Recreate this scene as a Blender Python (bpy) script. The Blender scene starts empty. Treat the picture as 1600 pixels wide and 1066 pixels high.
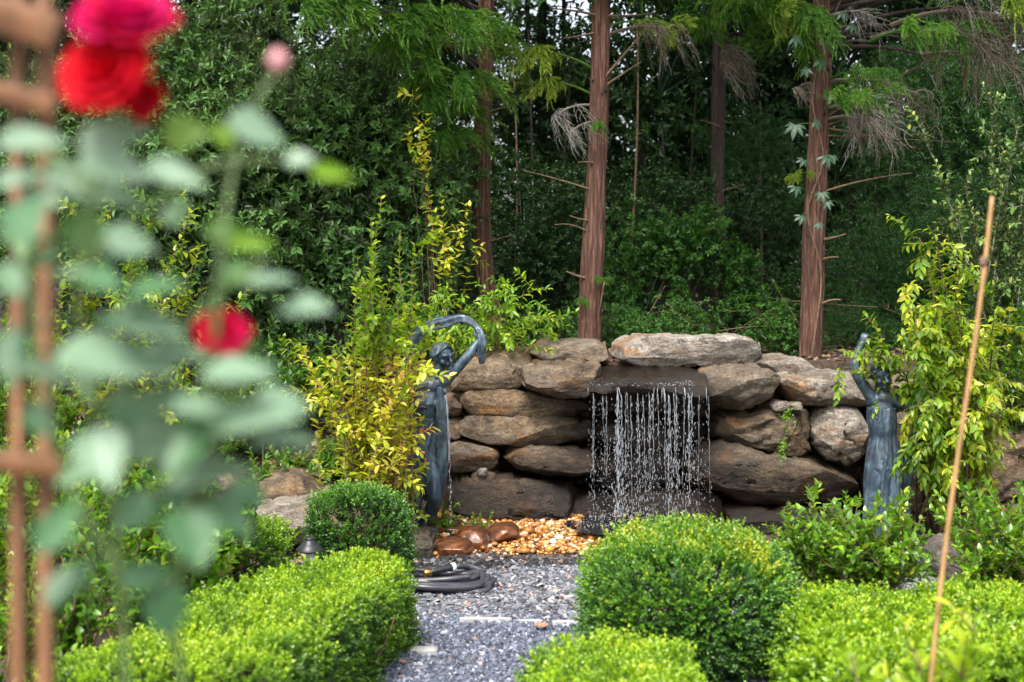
import bpy, math, random
import numpy as np
from mathutils import Vector, Matrix, noise as mnoise

SC = bpy.context.scene
COL = SC.collection
R = math.radians
rng = np.random.default_rng(7)
random.seed(7)

# ------------------------------------------------------------------ camera, sky, sun, exposure
FPX, EYE, HOR = 2222.0, 1.42, 400.0          # focal length in photo pixels, eye height, horizon row of the photo
cd = bpy.data.cameras.new('camera')
cd.lens = 50; cd.sensor_width = 36
cd.shift_y = -(533 - HOR) / 1600.0
cd.clip_start = 0.05; cd.clip_end = 300
cd.dof.use_dof = True; cd.dof.focus_distance = 7.1; cd.dof.aperture_fstop = 3.1
cam = bpy.data.objects.new('camera', cd); COL.objects.link(cam)
cam.location = (0, 0, EYE); cam.rotation_euler = (R(90), 0, 0)
SC.camera = cam

SUN_EL, SUN_AZ = 58.0, 200.0                 # sun high behind the camera, a little to the left (azimuth clockwise from +Y)
w = bpy.data.worlds.new('World'); SC.world = w; w.use_nodes = True
nt = w.node_tree; nt.nodes.clear()
sky = nt.nodes.new('ShaderNodeTexSky'); sky.sky_type = 'NISHITA'; sky.sun_disc = False
sky.sun_elevation = R(SUN_EL); sky.sun_rotation = R(SUN_AZ); sky.air_density = 1.0; sky.dust_density = 4.0; sky.ozone_density = 1.0
hs = nt.nodes.new('ShaderNodeHueSaturation'); hs.inputs['Saturation'].default_value = 0.5
bg = nt.nodes.new('ShaderNodeBackground'); bg.inputs['Strength'].default_value = 0.115
wo = nt.nodes.new('ShaderNodeOutputWorld')
nt.links.new(sky.outputs[0], hs.inputs['Color']); nt.links.new(hs.outputs[0], bg.inputs['Color']); nt.links.new(bg.outputs[0], wo.inputs[0])
ld = bpy.data.lights.new('sun', 'SUN'); ld.energy = 1.5; ld.angle = R(24); ld.color = (1.0, 0.965, 0.91)
sun = bpy.data.objects.new('sun', ld); COL.objects.link(sun)
sd = Vector((math.sin(R(SUN_AZ)) * math.cos(R(SUN_EL)), math.cos(R(SUN_AZ)) * math.cos(R(SUN_EL)), math.sin(R(SUN_EL))))
sun.rotation_euler = sd.to_track_quat('Z', 'Y').to_euler(); sun.location = (0, 0, 20)
SC.view_settings.view_transform = 'Standard'; SC.view_settings.look = 'None'
SC.view_settings.gamma = 1; SC.view_settings.use_curve_mapping = False
SC.view_settings.exposure = 1.7
SC.cycles.use_denoising = True
SC.cycles.max_bounces = 6; SC.cycles.diffuse_bounces = 3; SC.cycles.glossy_bounces = 2
SC.cycles.transmission_bounces = 4; SC.cycles.transparent_max_bounces = 6
SC.cycles.sample_clamp_indirect = 6

# ------------------------------------------------------------------ helpers
def at(px, py, Y):
    return np.array([(px - 800) * Y / FPX, Y, EYE - (py - HOR) * Y / FPX])
def m_per_px(Y): return Y / FPX
def nrm(v):
    v = np.asarray(v, float)
    return v / np.maximum(np.linalg.norm(v, axis=-1, keepdims=True), 1e-9)
def smooth(a, b, t):
    t = np.clip((np.asarray(t, float) - a) / (b - a), 0, 1); return t * t * (3 - 2 * t)

class MB:
    def __init__(s): s.v = []; s.f = []; s.t = []; s.n = 0
    def add(s, V, faces, tint=0.5):
        V = np.asarray(V, float)
        for f in (faces if isinstance(faces, list) else [faces]):
            s.f.append(np.asarray(f, np.int64) + s.n)
        s.v.append(V); s.n += len(V)
        s.t.append(np.full(len(V), tint) if np.isscalar(tint) else np.asarray(tint, float))
    def mesh(s, name, mat, base=(0, 0, 0), smooth_shade=True, attrs=None):
        V = np.concatenate(s.v) - np.asarray(base, float)
        me = bpy.data.meshes.new(name)
        me.vertices.add(len(V)); me.vertices.foreach_set('co', V.astype(np.float32).ravel())
        lv = np.concatenate([f.ravel() for f in s.f]); cnt = np.concatenate([np.full(len(f), f.shape[1]) for f in s.f])
        st = np.concatenate([[0], np.cumsum(cnt)[:-1]])
        me.loops.add(len(lv)); me.loops.foreach_set('vertex_index', lv.astype(np.int32))
        me.polygons.add(len(cnt)); me.polygons.foreach_set('loop_start', st.astype(np.int32))
        me.polygons.foreach_set('use_smooth', np.full(len(cnt), smooth_shade))
        me.update(calc_edges=True)
        a = me.attributes.new('tint', 'FLOAT', 'POINT'); a.data.foreach_set('value', np.concatenate(s.t).astype(np.float32))
        for k, arr in (attrs or {}).items():
            a = me.attributes.new(k, 'FLOAT', 'POINT'); a.data.foreach_set('value', np.asarray(arr, np.float32))
        me.materials.append(mat)
        return me

def link(name, me, parent=None, loc=(0, 0, 0), kind=None, label=None, cat=None, group=None):
    o = bpy.data.objects.new(name, me); COL.objects.link(o)
    o.location = loc
    if parent is not None: o.parent = parent
    if kind: o['kind'] = kind
    if label: o['label'] = label
    if cat: o['category'] = cat
    if group: o['group'] = group
    return o
def thing(name, label, cat, loc, group=None, rz=0):
    o = link(name, None, None, tuple(float(c) for c in loc), None, label, cat, group)
    o.rotation_euler = (0, 0, rz); o.empty_display_size = 0.1
    return o
def part(name, mb, mat, parent, kind=None, label=None, smooth_shade=True, attrs=None):
    """mb holds world coordinates; the part is stored relative to its thing"""
    base = Vector((0, 0, 0)); q = parent
    while q is not None: base += q.location; q = q.parent
    return link(name, mb.mesh(name, mat, base, smooth_shade, attrs), parent, kind=kind, label=label)
def solo(name, mb, mat, label=None, cat=None, base=(0, 0, 0), kind=None, group=None, smooth_shade=True, attrs=None):
    return link(name, mb.mesh(name, mat, base, smooth_shade, attrs), None, tuple(float(c) for c in base), kind, label, cat, group)

def frames(path):
    P = np.asarray(path, float); n = len(P)
    T = np.gradient(P, axis=0) if n > 2 else np.repeat((P[1] - P[0])[None], 2, 0)
    T = nrm(T)
    u = np.cross(T[0], [0, 0, 1.0]) if abs(T[0][2]) < .9 else np.cross(T[0], [0, 1.0, 0])
    U = [nrm(u)]
    for i in range(1, n):
        u = U[-1] - T[i] * np.dot(U[-1], T[i]); U.append(nrm(u))
    U = np.array(U); W = np.cross(T, U)
    return P, T, U, W
def tube(mb, path, rad, k=6, tint=0.5, flat=1.0, cap=True, rmod=None):
    P, T, U, W = frames(path); n = len(P)
    rad = np.broadcast_to(np.asarray(rad, float), (n,))
    a = np.arange(k) * 2 * np.pi / k
    rr = rad[:, None] * np.ones((n, k))
    if rmod is not None: rr = rr * rmod(np.arange(n) / max(n - 1, 1), a)
    V = P[:, None, :] + rr[..., None] * (np.cos(a)[None, :, None] * U[:, None, :] + flat * np.sin(a)[None, :, None] * W[:, None, :])
    V = V.reshape(-1, 3)
    i = np.arange(n - 1)[:, None] * k; j = np.arange(k)[None, :]; j2 = (j + 1) % k
    q = np.stack([i + j, i + j2, i + k + j2, i + k + j], -1).reshape(-1, 4)
    fs = [q]
    if cap:
        V = np.concatenate([V, P[:1] - T[:1] * rad[0] * .3, P[-1:] + T[-1:] * rad[-1] * .3])
        jj = np.arange(k); c0 = n * k; c1 = c0 + 1
        fs.append(np.stack([np.full(k, c0), (jj + 1) % k, jj], -1))
        o = (n - 1) * k
        fs.append(np.stack([np.full(k, c1), o + jj, o + (jj + 1) % k], -1))
    mb.add(V, fs, tint)
def box(mb, c, half, Rm=None, tint=.5, bev=.12):
    s = np.array([[x, y, z] for x in (-1, 1) for y in (-1, 1) for z in (-1, 1)], float)
    # chamfered box: three shells of corners
    h = np.asarray(half, float); b = bev * min(h)
    V = []
    for ax in range(3):
        q = s * (h - b); q[:, ax] = s[:, ax] * h[ax]; V.append(q)
    V = np.concatenate(V)
    fs = []
    idx = lambda x, y, z: (x > 0) * 4 + (y > 0) * 2 + (z > 0)
    quads = []
    for ax in range(3):
        o = [a for a in range(3) if a != ax]
        for sg in (-1, 1):
            ring = []
            for (p, r_) in ((-1, -1), (1, -1), (1, 1), (-1, 1)):
                t = [0, 0, 0]; t[ax] = sg; t[o[0]] = p; t[o[1]] = r_; ring.append(ax * 8 + idx(*t))
            quads.append(ring)
    for ax in range(3):      # edge bevels
        o = [a for a in range(3) if a != ax]
        for p in (-1, 1):
            for r_ in (-1, 1):
                t0 = [0, 0, 0]; t0[o[0]] = p; t0[o[1]] = r_; t1 = list(t0); t0[ax] = -1; t1[ax] = 1
                quads.append([o[0] * 8 + idx(*t0), o[0] * 8 + idx(*t1), o[1] * 8 + idx(*t1), o[1] * 8 + idx(*t0)])
    tris = [[i, 8 + i, 16 + i] for i in range(8)]
    if Rm is not None: V = V @ np.asarray(Rm).T
    mb.add(V + np.asarray(c, float), [np.array(quads), np.array(tris)], tint)
def bez(p0, p1, p2, n=10, p3=None):
    t = np.linspace(0, 1, n)[:, None]
    p0, p1, p2 = (np.asarray(p, float) for p in (p0, p1, p2))
    if p3 is None: return (1 - t) ** 2 * p0 + 2 * t * (1 - t) * p1 + t * t * p2
    return (1 - t) ** 3 * p0 + 3 * t * (1 - t) ** 2 * p1 + 3 * t * t * (1 - t) * p2 + t ** 3 * np.asarray(p3, float)
def spline(pts, n):
    P = np.asarray(pts, float); m = len(P)
    s = np.concatenate([[0], np.cumsum(np.linalg.norm(np.diff(P, axis=0), axis=1))]); t = np.linspace(0, s[-1], n)
    out = []
    tan = np.gradient(P, s, axis=0) if m > 2 else np.repeat(((P[1] - P[0]) / s[-1])[None], 2, 0)
    for x in t:
        i = min(max(np.searchsorted(s, x, 'right') - 1, 0), m - 2); h = s[i + 1] - s[i]; u = (x - s[i]) / h
        out.append((2*u**3-3*u*u+1)*P[i] + (u**3-2*u*u+u)*h*tan[i] + (-2*u**3+3*u*u)*P[i+1] + (u**3-u*u)*h*tan[i+1])
    return np.array(out)

# vectorised value noise (numpy), for the big jobs
_perm = np.random.default_rng(3).random((64, 64, 64))
def vnoise(p):
    p = np.asarray(p, float); i = np.floor(p).astype(int); f = p - i; f = f * f * (3 - 2 * f)
    def g(a, b, c): return _perm[(i[..., 0] + a) & 63, (i[..., 1] + b) & 63, (i[..., 2] + c) & 63]
    x, y, z = f[..., 0], f[..., 1], f[..., 2]
    c00 = g(0,0,0)*(1-x)+g(1,0,0)*x; c10 = g(0,1,0)*(1-x)+g(1,1,0)*x
    c01 = g(0,0,1)*(1-x)+g(1,0,1)*x; c11 = g(0,1,1)*(1-x)+g(1,1,1)*x
    return ((c00*(1-y)+c10*y)*(1-z)+(c01*(1-y)+c11*y)*z) * 2 - 1
def fbm(p, o=4, gain=.5):
    p = np.asarray(p, float); a = 1; s = 0; tot = 0
    for k in range(o): s = s + a * vnoise(p * 2 ** k + 17.3 * k); tot += a; a *= gain
    return s / tot

# ------------------------------------------------------------------ leaves
def T_cheap(wd=.28, fold=.10, curl=-.08):
    return (np.array([[0,0,0],[wd,.45,fold],[0,1,curl],[-wd,.45,fold]]), [np.array([[0,1,2],[0,2,3]])])
def T_fine(wd=.3, fold=.08, curl=-.16, tipw=.75):
    V = np.array([[0,0,0],[wd*.85,.27,fold],[wd*tipw,.66,fold*.6-.03],[0,1,curl],[-wd*tipw,.66,fold*.6-.03],[-wd*.85,.27,fold],[0,.3,0],[0,.67,-.04]])
    return (V, [np.array([[0,1,6],[0,6,5],[2,3,7],[7,3,4]]), np.array([[1,2,7,6],[6,7,4,5]])])
def T_needle(wd=.06): return (np.array([[-wd,0,0],[wd,0,0],[0,1,0]]), [np.array([[0,1,2]])])
def put_leaves(mb, T, P, D, N, S, tint, wide=None):
    V0, fs = T; n = len(P); k = len(V0)
    D = nrm(D); X = nrm(np.cross(D, N)); Z = np.cross(X, D)
    w_ = 1 if wide is None else np.asarray(wide)[:, None, None]
    V = P[:, None] + S[:, None, None] * (V0[None, :, 0:1] * X[:, None] * w_ + V0[None, :, 1:2] * D[:, None] + V0[None, :, 2:3] * Z[:, None])
    off = (np.arange(n) * k)[:, None, None]
    mb.add(V.reshape(-1, 3), [(f[None] + off).reshape(-1, f.shape[1]) for f in fs], np.repeat(tint, k))
def perp(D, ang):
    D = nrm(D); ref = np.where(np.abs(D[:, 2:3]) < .9, [[0, 0, 1.0]], [[1.0, 0, 0]])
    a = nrm(np.cross(D, ref)); b = np.cross(D, a)
    return np.cos(ang)[:, None] * a + np.sin(ang)[:, None] * b
def sprigs(P0, D0, L, n, ll, open_=.9, g=None, opp=False, up=.6, tint0=None, tvar=.12, tiptint=.0, taper=.35, wobble=.25):
    """n leaves along each sprig; returns flat leaf arrays"""
    g = g or rng; m = len(P0); D0 = nrm(D0)
    outP, outD, outN, outS, outT = [], [], [], [], []
    ph = g.random(m) * 6.28; L = np.broadcast_to(L, (m,)); base_t = g.random(m) if tint0 is None else np.broadcast_to(tint0, (m,))
    for j in range(n):
        t = (j + .6) / n
        if opp: a = ph + (j // 2) * 1.57 + (j % 2) * 3.14159; t = (j // 2 * 2 + 1.2) / n
        else: a = ph + j * 2.4
        q = perp(D0, a + g.normal(0, .25, m))
        op = open_ * (1.1 - .45 * t)
        d = nrm(D0 * np.cos(op) + q * np.sin(op) + g.normal(0, wobble, (m, 3)) * .5)
        nn = nrm(D0 * .8 + np.array([0, 0, up]) + g.normal(0, .3, (m, 3)) - d * .1)
        outP.append(P0 + D0 * (L * t)[:, None]); outD.append(d); outN.append(nn)
        outS.append(ll * (1 - taper * abs(t - .45)) * g.uniform(.75, 1.15, m))
        outT.append(np.clip(base_t + g.normal(0, tvar, m) + tiptint * (t - .3), 0, 1))
    return [np.concatenate(x) for x in (outP, outD, outN, outS, outT)]
def along(poly, sp, ll, g=None, open_=1.0, start=.15, opp=True, droop=0.0, tint=.5, tvar=.12, end=1.0, tipbig=0.0, up=1.0):
    """leaves set along one polyline"""
    g = g or rng; P = np.asarray(poly, float); s = np.concatenate([[0], np.cumsum(np.linalg.norm(np.diff(P, axis=0), axis=1))])
    Ltot = s[-1]; d = np.arange(start * Ltot, end * Ltot, sp)
    if len(d) == 0: d = np.array([Ltot * .9])
    if opp: d = np.repeat(d, 2)
    m = len(d)
    pos = np.stack([np.interp(d, s, P[:, k]) for k in range(3)], -1)
    tn = nrm(np.stack([np.interp(d, s, np.gradient(P[:, k], s)) for k in range(3)], -1))
    a = (np.arange(m) // 2 * 1.57 + np.arange(m) % 2 * 3.14159) if opp else np.arange(m) * 2.4
    q = perp(tn, a + g.normal(0, .3, m) + g.random() * 6)
    t = d / Ltot
    op = open_ * (1.05 - .3 * t)
    D = nrm(tn * np.cos(op)[:, None] + q * np.sin(op)[:, None] + g.normal(0, .18, (m, 3)) + np.array([0, 0, -droop]))
    N = nrm(np.array([0, 0, up]) + .5 * tn + g.normal(0, .3, (m, 3)))
    S = ll * g.uniform(.7, 1.15, m) * (1 - .35 * np.clip((t - .75) * 4, 0, 1))
    return [pos, D, N, S, np.clip(tint + g.normal(0, tvar, m), 0, 1)]
def cat(arrs): return [np.concatenate(x) for x in zip(*arrs)]

# ------------------------------------------------------------------ materials
def newmat(name):
    m = bpy.data.materials.new(name); m.use_nodes = True; nt = m.node_tree; nt.nodes.clear()
    out = nt.nodes.new('ShaderNodeOutputMaterial'); b = nt.nodes.new('ShaderNodeBsdfPrincipled')
    nt.links.new(b.outputs[0], out.inputs[0]); return m, nt, b, out
def N_(nt, t, **kw):
    n = nt.nodes.new('ShaderNode' + t)
    for k, v in kw.items(): setattr(n, k, v)
    return n
def ramp(nt, stops, src, interp='LINEAR'):
    r = N_(nt, 'ValToRGB'); e = r.color_ramp; e.interpolation = interp
    while len(e.elements) < len(stops): e.elements.new(.5)
    for el, (p, c) in zip(e.elements, stops): el.position = p; el.color = (*c, 1) if len(c) == 3 else c
    nt.links.new(src, r.inputs[0]); return r
def mixc(nt, fac, a, b, mode='MIX'):
    m = N_(nt, 'Mix', data_type='RGBA', blend_type=mode)
    for s, i in ((fac, 0), (a, 6), (b, 7)):
        if isinstance(s, (int, float)): m.inputs[i].default_value = s
        elif isinstance(s, tuple): m.inputs[i].default_value = (*s, 1)
        else: nt.links.new(s, m.inputs[i])
    return m.outputs[2]
def noise_(nt, scale, detail=4, rough=.55, vec=None, dist=0):
    n = N_(nt, 'TexNoise'); n.inputs['Scale'].default_value = scale; n.inputs['Detail'].default_value = detail
    n.inputs['Roughness'].default_value = rough; n.inputs['Distortion'].default_value = dist
    if vec is not None: nt.links.new(vec, n.inputs['Vector'])
    return n.outputs[0]
def coords(nt, scale=(1, 1, 1), kind='Object', rot=(0, 0, 0)):
    t = N_(nt, 'TexCoord'); mp = N_(nt, 'Mapping'); mp.inputs['Scale'].default_value = scale; mp.inputs['Rotation'].default_value = rot
    nt.links.new(t.outputs[kind], mp.inputs[0]); return mp.outputs[0]
def bump(nt, b, h, strength=.4, dist=.01):
    n = N_(nt, 'Bump'); n.inputs['Strength'].default_value = strength; n.inputs['Distance'].default_value = dist
    nt.links.new(h, n.inputs['Height']); nt.links.new(n.outputs[0], b.inputs['Normal']); return n
def attr(nt, name): 
    a = N_(nt, 'Attribute'); a.attribute_name = name; return a.outputs['Fac']

def leaf_mat(name, stops, rough=.42, trans=.3, spec=.5, tgain=1.5, under=None):
    m, nt, b, out = newmat(name)
    r = ramp(nt, stops, attr(nt, 'tint')); c = r.outputs[0]
    n = noise_(nt, 9, 2, .5, coords(nt)); 
    c = mixc(nt, .35, c, ramp(nt, [(.3, (.55, .55, .55)), (.7, (1.3, 1.3, 1.2))], n).outputs[0], 'MULTIPLY')
    if under:
        ge = N_(nt, 'NewGeometry'); c = mixc(nt, ge.outputs['Backfacing'], c, under)
    nt.links.new(c, b.inputs['Base Color']); b.inputs['Roughness'].default_value = rough
    b.inputs['Specular IOR Level'].default_value = spec
    tr = N_(nt, 'BsdfTranslucent'); mx = N_(nt, 'MixShader'); mx.inputs[0].default_value = trans
    tc = mixc(nt, 1.0, c, (tgain * 1.0, tgain * 1.0, tgain * .5), 'MULTIPLY')
    nt.links.new(tc, tr.inputs[0]); nt.links.new(b.outputs[0], mx.inputs[1]); nt.links.new(tr.outputs[0], mx.inputs[2])
    nt.links.new(mx.outputs[0], out.inputs[0]); return m

M = {}
M['box'] = leaf_mat('box leaf', [(0, (.018, .05, .008)), (.3, (.055, .14, .010)), (.6, (.19, .34, .012)), (.8, (.29, .45, .012)), (1, (.46, .54, .03))], .36, .35, .6)
M['box_dark'] = leaf_mat('dark box leaf', [(0, (.010, .03, .010)), (.4, (.035, .10, .016)), (.72, (.085, .22, .018)), (.9, (.16, .33, .02)), (1, (.38, .42, .02))], .36, .3, .6)
M['azalea'] = leaf_mat('glossy shrub leaf', [(0, (.025, .08, .010)), (.5, (.10, .24, .015)), (.85, (.24, .42, .022)), (1, (.48, .46, .04))], .30, .35, .7)
M['laurel'] = leaf_mat('dark evergreen leaf', [(0, (.008, .028, .009)), (.5, (.027, .074, .019)), (.85, (.07, .145, .028)), (1, (.12, .17, .03))], .4, .22, .4)
M['silver'] = leaf_mat('dull silver green leaf', [(0, (.022, .068, .018)), (.5, (.075, .18, .036)), (.85, (.17, .30, .06)), (1, (.36, .36, .05))], .44, .25, .4, 1.3, (.09, .13, .06))
M['under'] = leaf_mat('woodland leaf', [(0, (.012, .045, .010)), (.45, (.036, .115, .017)), (.75, (.10, .24, .022)), (1, (.25, .36, .03))], .4, .33)
M['yellow'] = leaf_mat('yellow green leaf', [(0, (.05, .14, .010)), (.35, (.20, .33, .012)), (.6, (.44, .47, .025)), (.86, (.70, .62, .12)), (.96, (.62, .40, .07)), (1, (.42, .15, .05))], .42, .38)
M['fresh'] = leaf_mat('fresh green leaf', [(0, (.035, .11, .012)), (.5, (.12, .27, .015)), (.85, (.30, .44, .02)), (1, (.56, .52, .05))], .38, .38)
M['bamboo'] = leaf_mat('narrow woodland leaf', [(0, (.012, .05, .012)), (.5, (.034, .105, .02)), (1, (.10, .20, .03))], .4, .28)
M['conifer'] = leaf_mat('conifer needle', [(0, (.035, .12, .02)), (.5, (.09, .23, .025)), (1, (.20, .34, .03))], .5, .35)
M['conifer_gold'] = leaf_mat('golden conifer needle', [(0, (.09, .17, .02)), (.5, (.20, .31, .03)), (1, (.40, .44, .05))], .5, .33)
M['conifer_dead'] = leaf_mat('dead conifer needle', [(0, (.13, .095, .07)), (.5, (.24, .19, .155)), (1, (.34, .30, .26))], .7, .15)
M['conifer_grey'] = leaf_mat('grey dead needle', [(0, (.22, .20, .18)), (1, (.42, .40, .38))], .7, .15)
M['rose_leaf'] = leaf_mat('rose leaf', [(0, (.02, .075, .03)), (.3, (.06, .16, .06)), (.5, (.25, .36, .26)), (.66, (.10, .23, .06)), (.8, (.09, .22, .03)), (1, (.20, .36, .01))], .42, .25, .6, 1.6)  # pale middle stop paints the sky's sheen into the colour of upturned leaves
M['creeper'] = leaf_mat('creeper leaf', [(0, (.02, .05, .027)), (.6, (.038, .088, .045)), (1, (.07, .14, .05))], .45, .25)

def petal_mat():
    m, nt, b, out = newmat('rose petal')
    c = ramp(nt, [(0, (.56, .0008, .008)), (.5, (.62, .001, .02)), (1, (.56, .003, .13))], attr(nt, 'tint')).outputs[0]
    nt.links.new(c, b.inputs['Base Color']); b.inputs['Roughness'].default_value = .7; b.inputs['Specular IOR Level'].default_value = .2
    tr = N_(nt, 'BsdfTranslucent'); mx = N_(nt, 'MixShader'); mx.inputs[0].default_value = .35
    nt.links.new(c, tr.inputs[0]); nt.links.new(b.outputs[0], mx.inputs[1]); nt.links.new(tr.outputs[0], mx.inputs[2]); nt.links.new(mx.outputs[0], out.inputs[0])
    return m
M['petal'] = petal_mat()
def simple(name, col, rough=.6, metal=0, spec=.5, var=.25, scale=30, bs=.2, bd=.004, stretch=(1, 1, 1)):
    m, nt, b, out = newmat(name); v = coords(nt, stretch)
    n = noise_(nt, scale, 5, .6, v)
    c = ramp(nt, [(.3, tuple(x * (1 - var) for x in col)), (.7, tuple(min(1, x * (1 + var)) for x in col))], n).outputs[0]
    nt.links.new(c, b.inputs['Base Color']); b.inputs['Roughness'].default_value = rough; b.inputs['Metallic'].default_value = metal
    b.inputs['Specular IOR Level'].default_value = spec
    if bs: bump(nt, b, n, bs, bd)
    return m
M['twig'] = simple('brown twig', (.14, .085, .05), .8, scale=40, var=.5)
M['twig_grey'] = simple('grey twig', (.26, .23, .19), .8, scale=40, var=.4)
M['twig_green'] = simple('green stem', (.09, .14, .03), .6, scale=40)
M['rose_stem'] = simple('rose stem', (.10, .16, .05), .5, scale=60)
M['hose'] = simple('black rubber hose', (.045, .046, .055), .32, scale=80, var=.25, bs=.05)
M['black'] = simple('black painted metal', (.02, .02, .024), .4, scale=60)
M['brass'] = simple('brass', (.75, .42, .12), .3, 1, scale=60)
M['white_plastic'] = simple('white plastic', (.7, .7, .68), .4, scale=60, var=.08)
M['bamboo_cane'] = simple('bamboo cane', (.40, .23, .09), .5, scale=25, var=.3, stretch=(4, 4, .5))
M['trellis'] = simple('trellis wood', (.19, .082, .032), .6, scale=20, var=.35, stretch=(6, 6, .6))
M['dry_leaf'] = simple('dry leaf', (.36, .17, .09), .7, scale=60, var=.4)
M['edging'] = simple('pale edging stone', (.33, .32, .31), .8, scale=25, var=.25, bs=.4)
M['flower_white'] = simple('white petals', (.75, .76, .70), .6, scale=60, var=.1, bs=0)

def bark_mat(name, c0, c1, c2):
    m, nt, b, out = newmat(name); v = coords(nt, (1, 1, .06))
    n = noise_(nt, 62, 7, .72, v, 1.2); n2 = noise_(nt, 5, 3, .5, coords(nt, (1, 1, .6)))
    c = ramp(nt, [(.32, c0), (.5, c1), (.68, c2)], n).outputs[0]
    c = mixc(nt, ramp(nt, [(.5, (0, 0, 0)), (.75, (.4, .4, .4))], n2).outputs[0], c, (.11, .085, .07))
    nt.links.new(c, b.inputs['Base Color']); b.inputs['Roughness'].default_value = .85
    bump(nt, b, n, 1.0, .03); return m
M['bark_red'] = bark_mat('red cedar bark', (.018, .008, .005), (.13, .055, .034), (.37, .20, .135))
M['bark_dark'] = bark_mat('dark bark', (.016, .011, .009), (.05, .032, .025), (.10, .068, .053))

def stone_mat():
    m, nt, b, out = newmat('field stone')
    v = coords(nt, (1, 1, 1), 'Object'); vs = coords(nt, (1, 1, 2.0), 'Object', (R(14), R(9), 0))
    t = attr(nt, 'tint'); wet = attr(nt, 'wet')
    pale = ramp(nt, [(.32, (.13, .11, .095)), (.46, (.30, .265, .225)), (.58, (.44, .405, .355)), (.72, (.56, .54, .51))], noise_(nt, 6, 9, .68, vs, .7)).outputs[0]
    brown = ramp(nt, [(.3, (.026, .017, .009)), (.45, (.092, .057, .026)), (.58, (.185, .118, .056)), (.74, (.33, .24, .14))], noise_(nt, 7, 9, .7, vs, .9)).outputs[0]
    c = mixc(nt, t, brown, pale)
    rust = ramp(nt, [(.54, (0, 0, 0)), (.68, (.75, .75, .75))], noise_(nt, 3.1, 5, .6, vs, .4)).outputs[0]
    c = mixc(nt, rust, c, (.33, .15, .045))
    moss = ramp(nt, [(.56, (0, 0, 0)), (.72, (.6, .6, .6))], noise_(nt, 4.3, 6, .7, v)).outputs[0]
    c = mixc(nt, moss, c, (.11, .10, .03))
    vein = ramp(nt, [(.485, (1, 1, 1)), (.5, (.25, .22, .2)), (.515, (1, 1, 1))], noise_(nt, 2.6, 6, .65, coords(nt, (1, 1, 4), 'Object', (R(10), R(-8), 0)), 1.2)).outputs[0]
    c = mixc(nt, .7, c, vein, 'MULTIPLY')
    mott = ramp(nt, [(.36, (.38, .36, .35)), (.5, (.85, .84, .82)), (.66, (1.3, 1.28, 1.24))], noise_(nt, 19, 7, .72, vs, .6)).outputs[0]
    c = mixc(nt, .8, c, mott, 'MULTIPLY')
    speck = ramp(nt, [(.35, (.5, .48, .46)), (.62, (1.25, 1.25, 1.25))], noise_(nt, 85, 3, .7, v)).outputs[0]
    c = mixc(nt, .8, c, speck, 'MULTIPLY')
    wetc = mixc(nt, 1.0, c, (.085, .068, .055), 'MULTIPLY')
    c = mixc(nt, wet, c, wetc)
    nt.links.new(c, b.inputs['Base Color'])
    rr = N_(nt, 'MapRange'); rr.inputs[3].default_value = .82; rr.inputs[4].default_value = .13
    nt.links.new(wet, rr.inputs[0]); nt.links.new(rr.outputs[0], b.inputs['Roughness'])
    sp = N_(nt, 'MapRange'); sp.inputs[3].default_value = .35; sp.inputs[4].default_value = .55; nt.links.new(wet, sp.inputs[0]); nt.links.new(sp.outputs[0], b.inputs['Specular IOR Level'])
    h = mixc(nt, .5, noise_(nt, 22, 8, .7, vs, .5), noise_(nt, 110, 4, .7, v))
    bump(nt, b, h, .95, .022)
    return m
M['stone'] = stone_mat()
# ------------------------------------------------------------------ terrain
def gz(x, y):
    x = np.asarray(x, float); y = np.asarray(y, float)
    step = smooth(7.72, 8.02, y) * .80 + np.clip(y - 8.0, 0, 30) * .035
    slope = smooth(6.55, 8.3, y) * .42 + smooth(8.2, 10.5, y) * .45 + np.clip(y - 10, 0, 30) * .03
    lf = smooth(-.45, -.95, x)
    z = step * (1 - lf) + slope * lf
    z = z + .035 * fbm(np.stack([x * 1.3, y * 1.3, 0 * x], -1), 3) * smooth(6.4, 7.6, y + .8 * lf)
    pool = smooth(.42, .2, np.hypot((x - .33) / 1.15, (y - 7.15) / .9)) * 0
    return z - pool
def grid_mesh(xs, ys, zf):
    X, Y = np.meshgrid(xs, ys); V = np.stack([X, Y, zf(X, Y)], -1).reshape(-1, 3)
    ny, nx = X.shape; i = np.arange(ny - 1)[:, None] * nx + np.arange(nx - 1)[None]
    return V, np.stack([i, i + 1, i + nx + 1, i + nx], -1).reshape(-1, 4)

def soil_mat():
    m, nt, b, out = newmat('soil and leaf litter'); v = coords(nt)
    n = noise_(nt, 26, 6, .7, v)
    c = ramp(nt, [(.3, (.022, .015, .011)), (.5, (.07, .045, .032)), (.68, (.15, .095, .065)), (.8, (.26, .17, .11))], n).outputs[0]
    c = mixc(nt, ramp(nt, [(.5, (0, 0, 0)), (.65, (.6, .6, .6))], noise_(nt, 2.2, 4, .6, v)).outputs[0], c, (.06, .05, .028))
    nt.links.new(c, b.inputs['Base Color']); b.inputs['Roughness'].default_value = .9
    bump(nt, b, n, .9, .03); return m
def gravel_mat():
    m, nt, b, out = newmat('gravel bed'); v = coords(nt)
    vo = N_(nt, 'TexVoronoi'); vo.inputs['Scale'].default_value = 75; nt.links.new(v, vo.inputs['Vector'])
    s = N_(nt, 'SeparateColor'); nt.links.new(vo.outputs['Color'], s.inputs[0])
    c = ramp(nt, [(0, (.05, .052, .06)), (.6, (.15, .155, .18)), (1, (.3, .3, .33))], s.outputs[0]).outputs[0]
    nt.links.new(c, b.inputs['Base Color']); b.inputs['Roughness'].default_value = .7
    bump(nt, b, vo.outputs['Distance'], .8, -.012); return m
M['soil'] = soil_mat(); M['gravel'] = gravel_mat()
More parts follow.
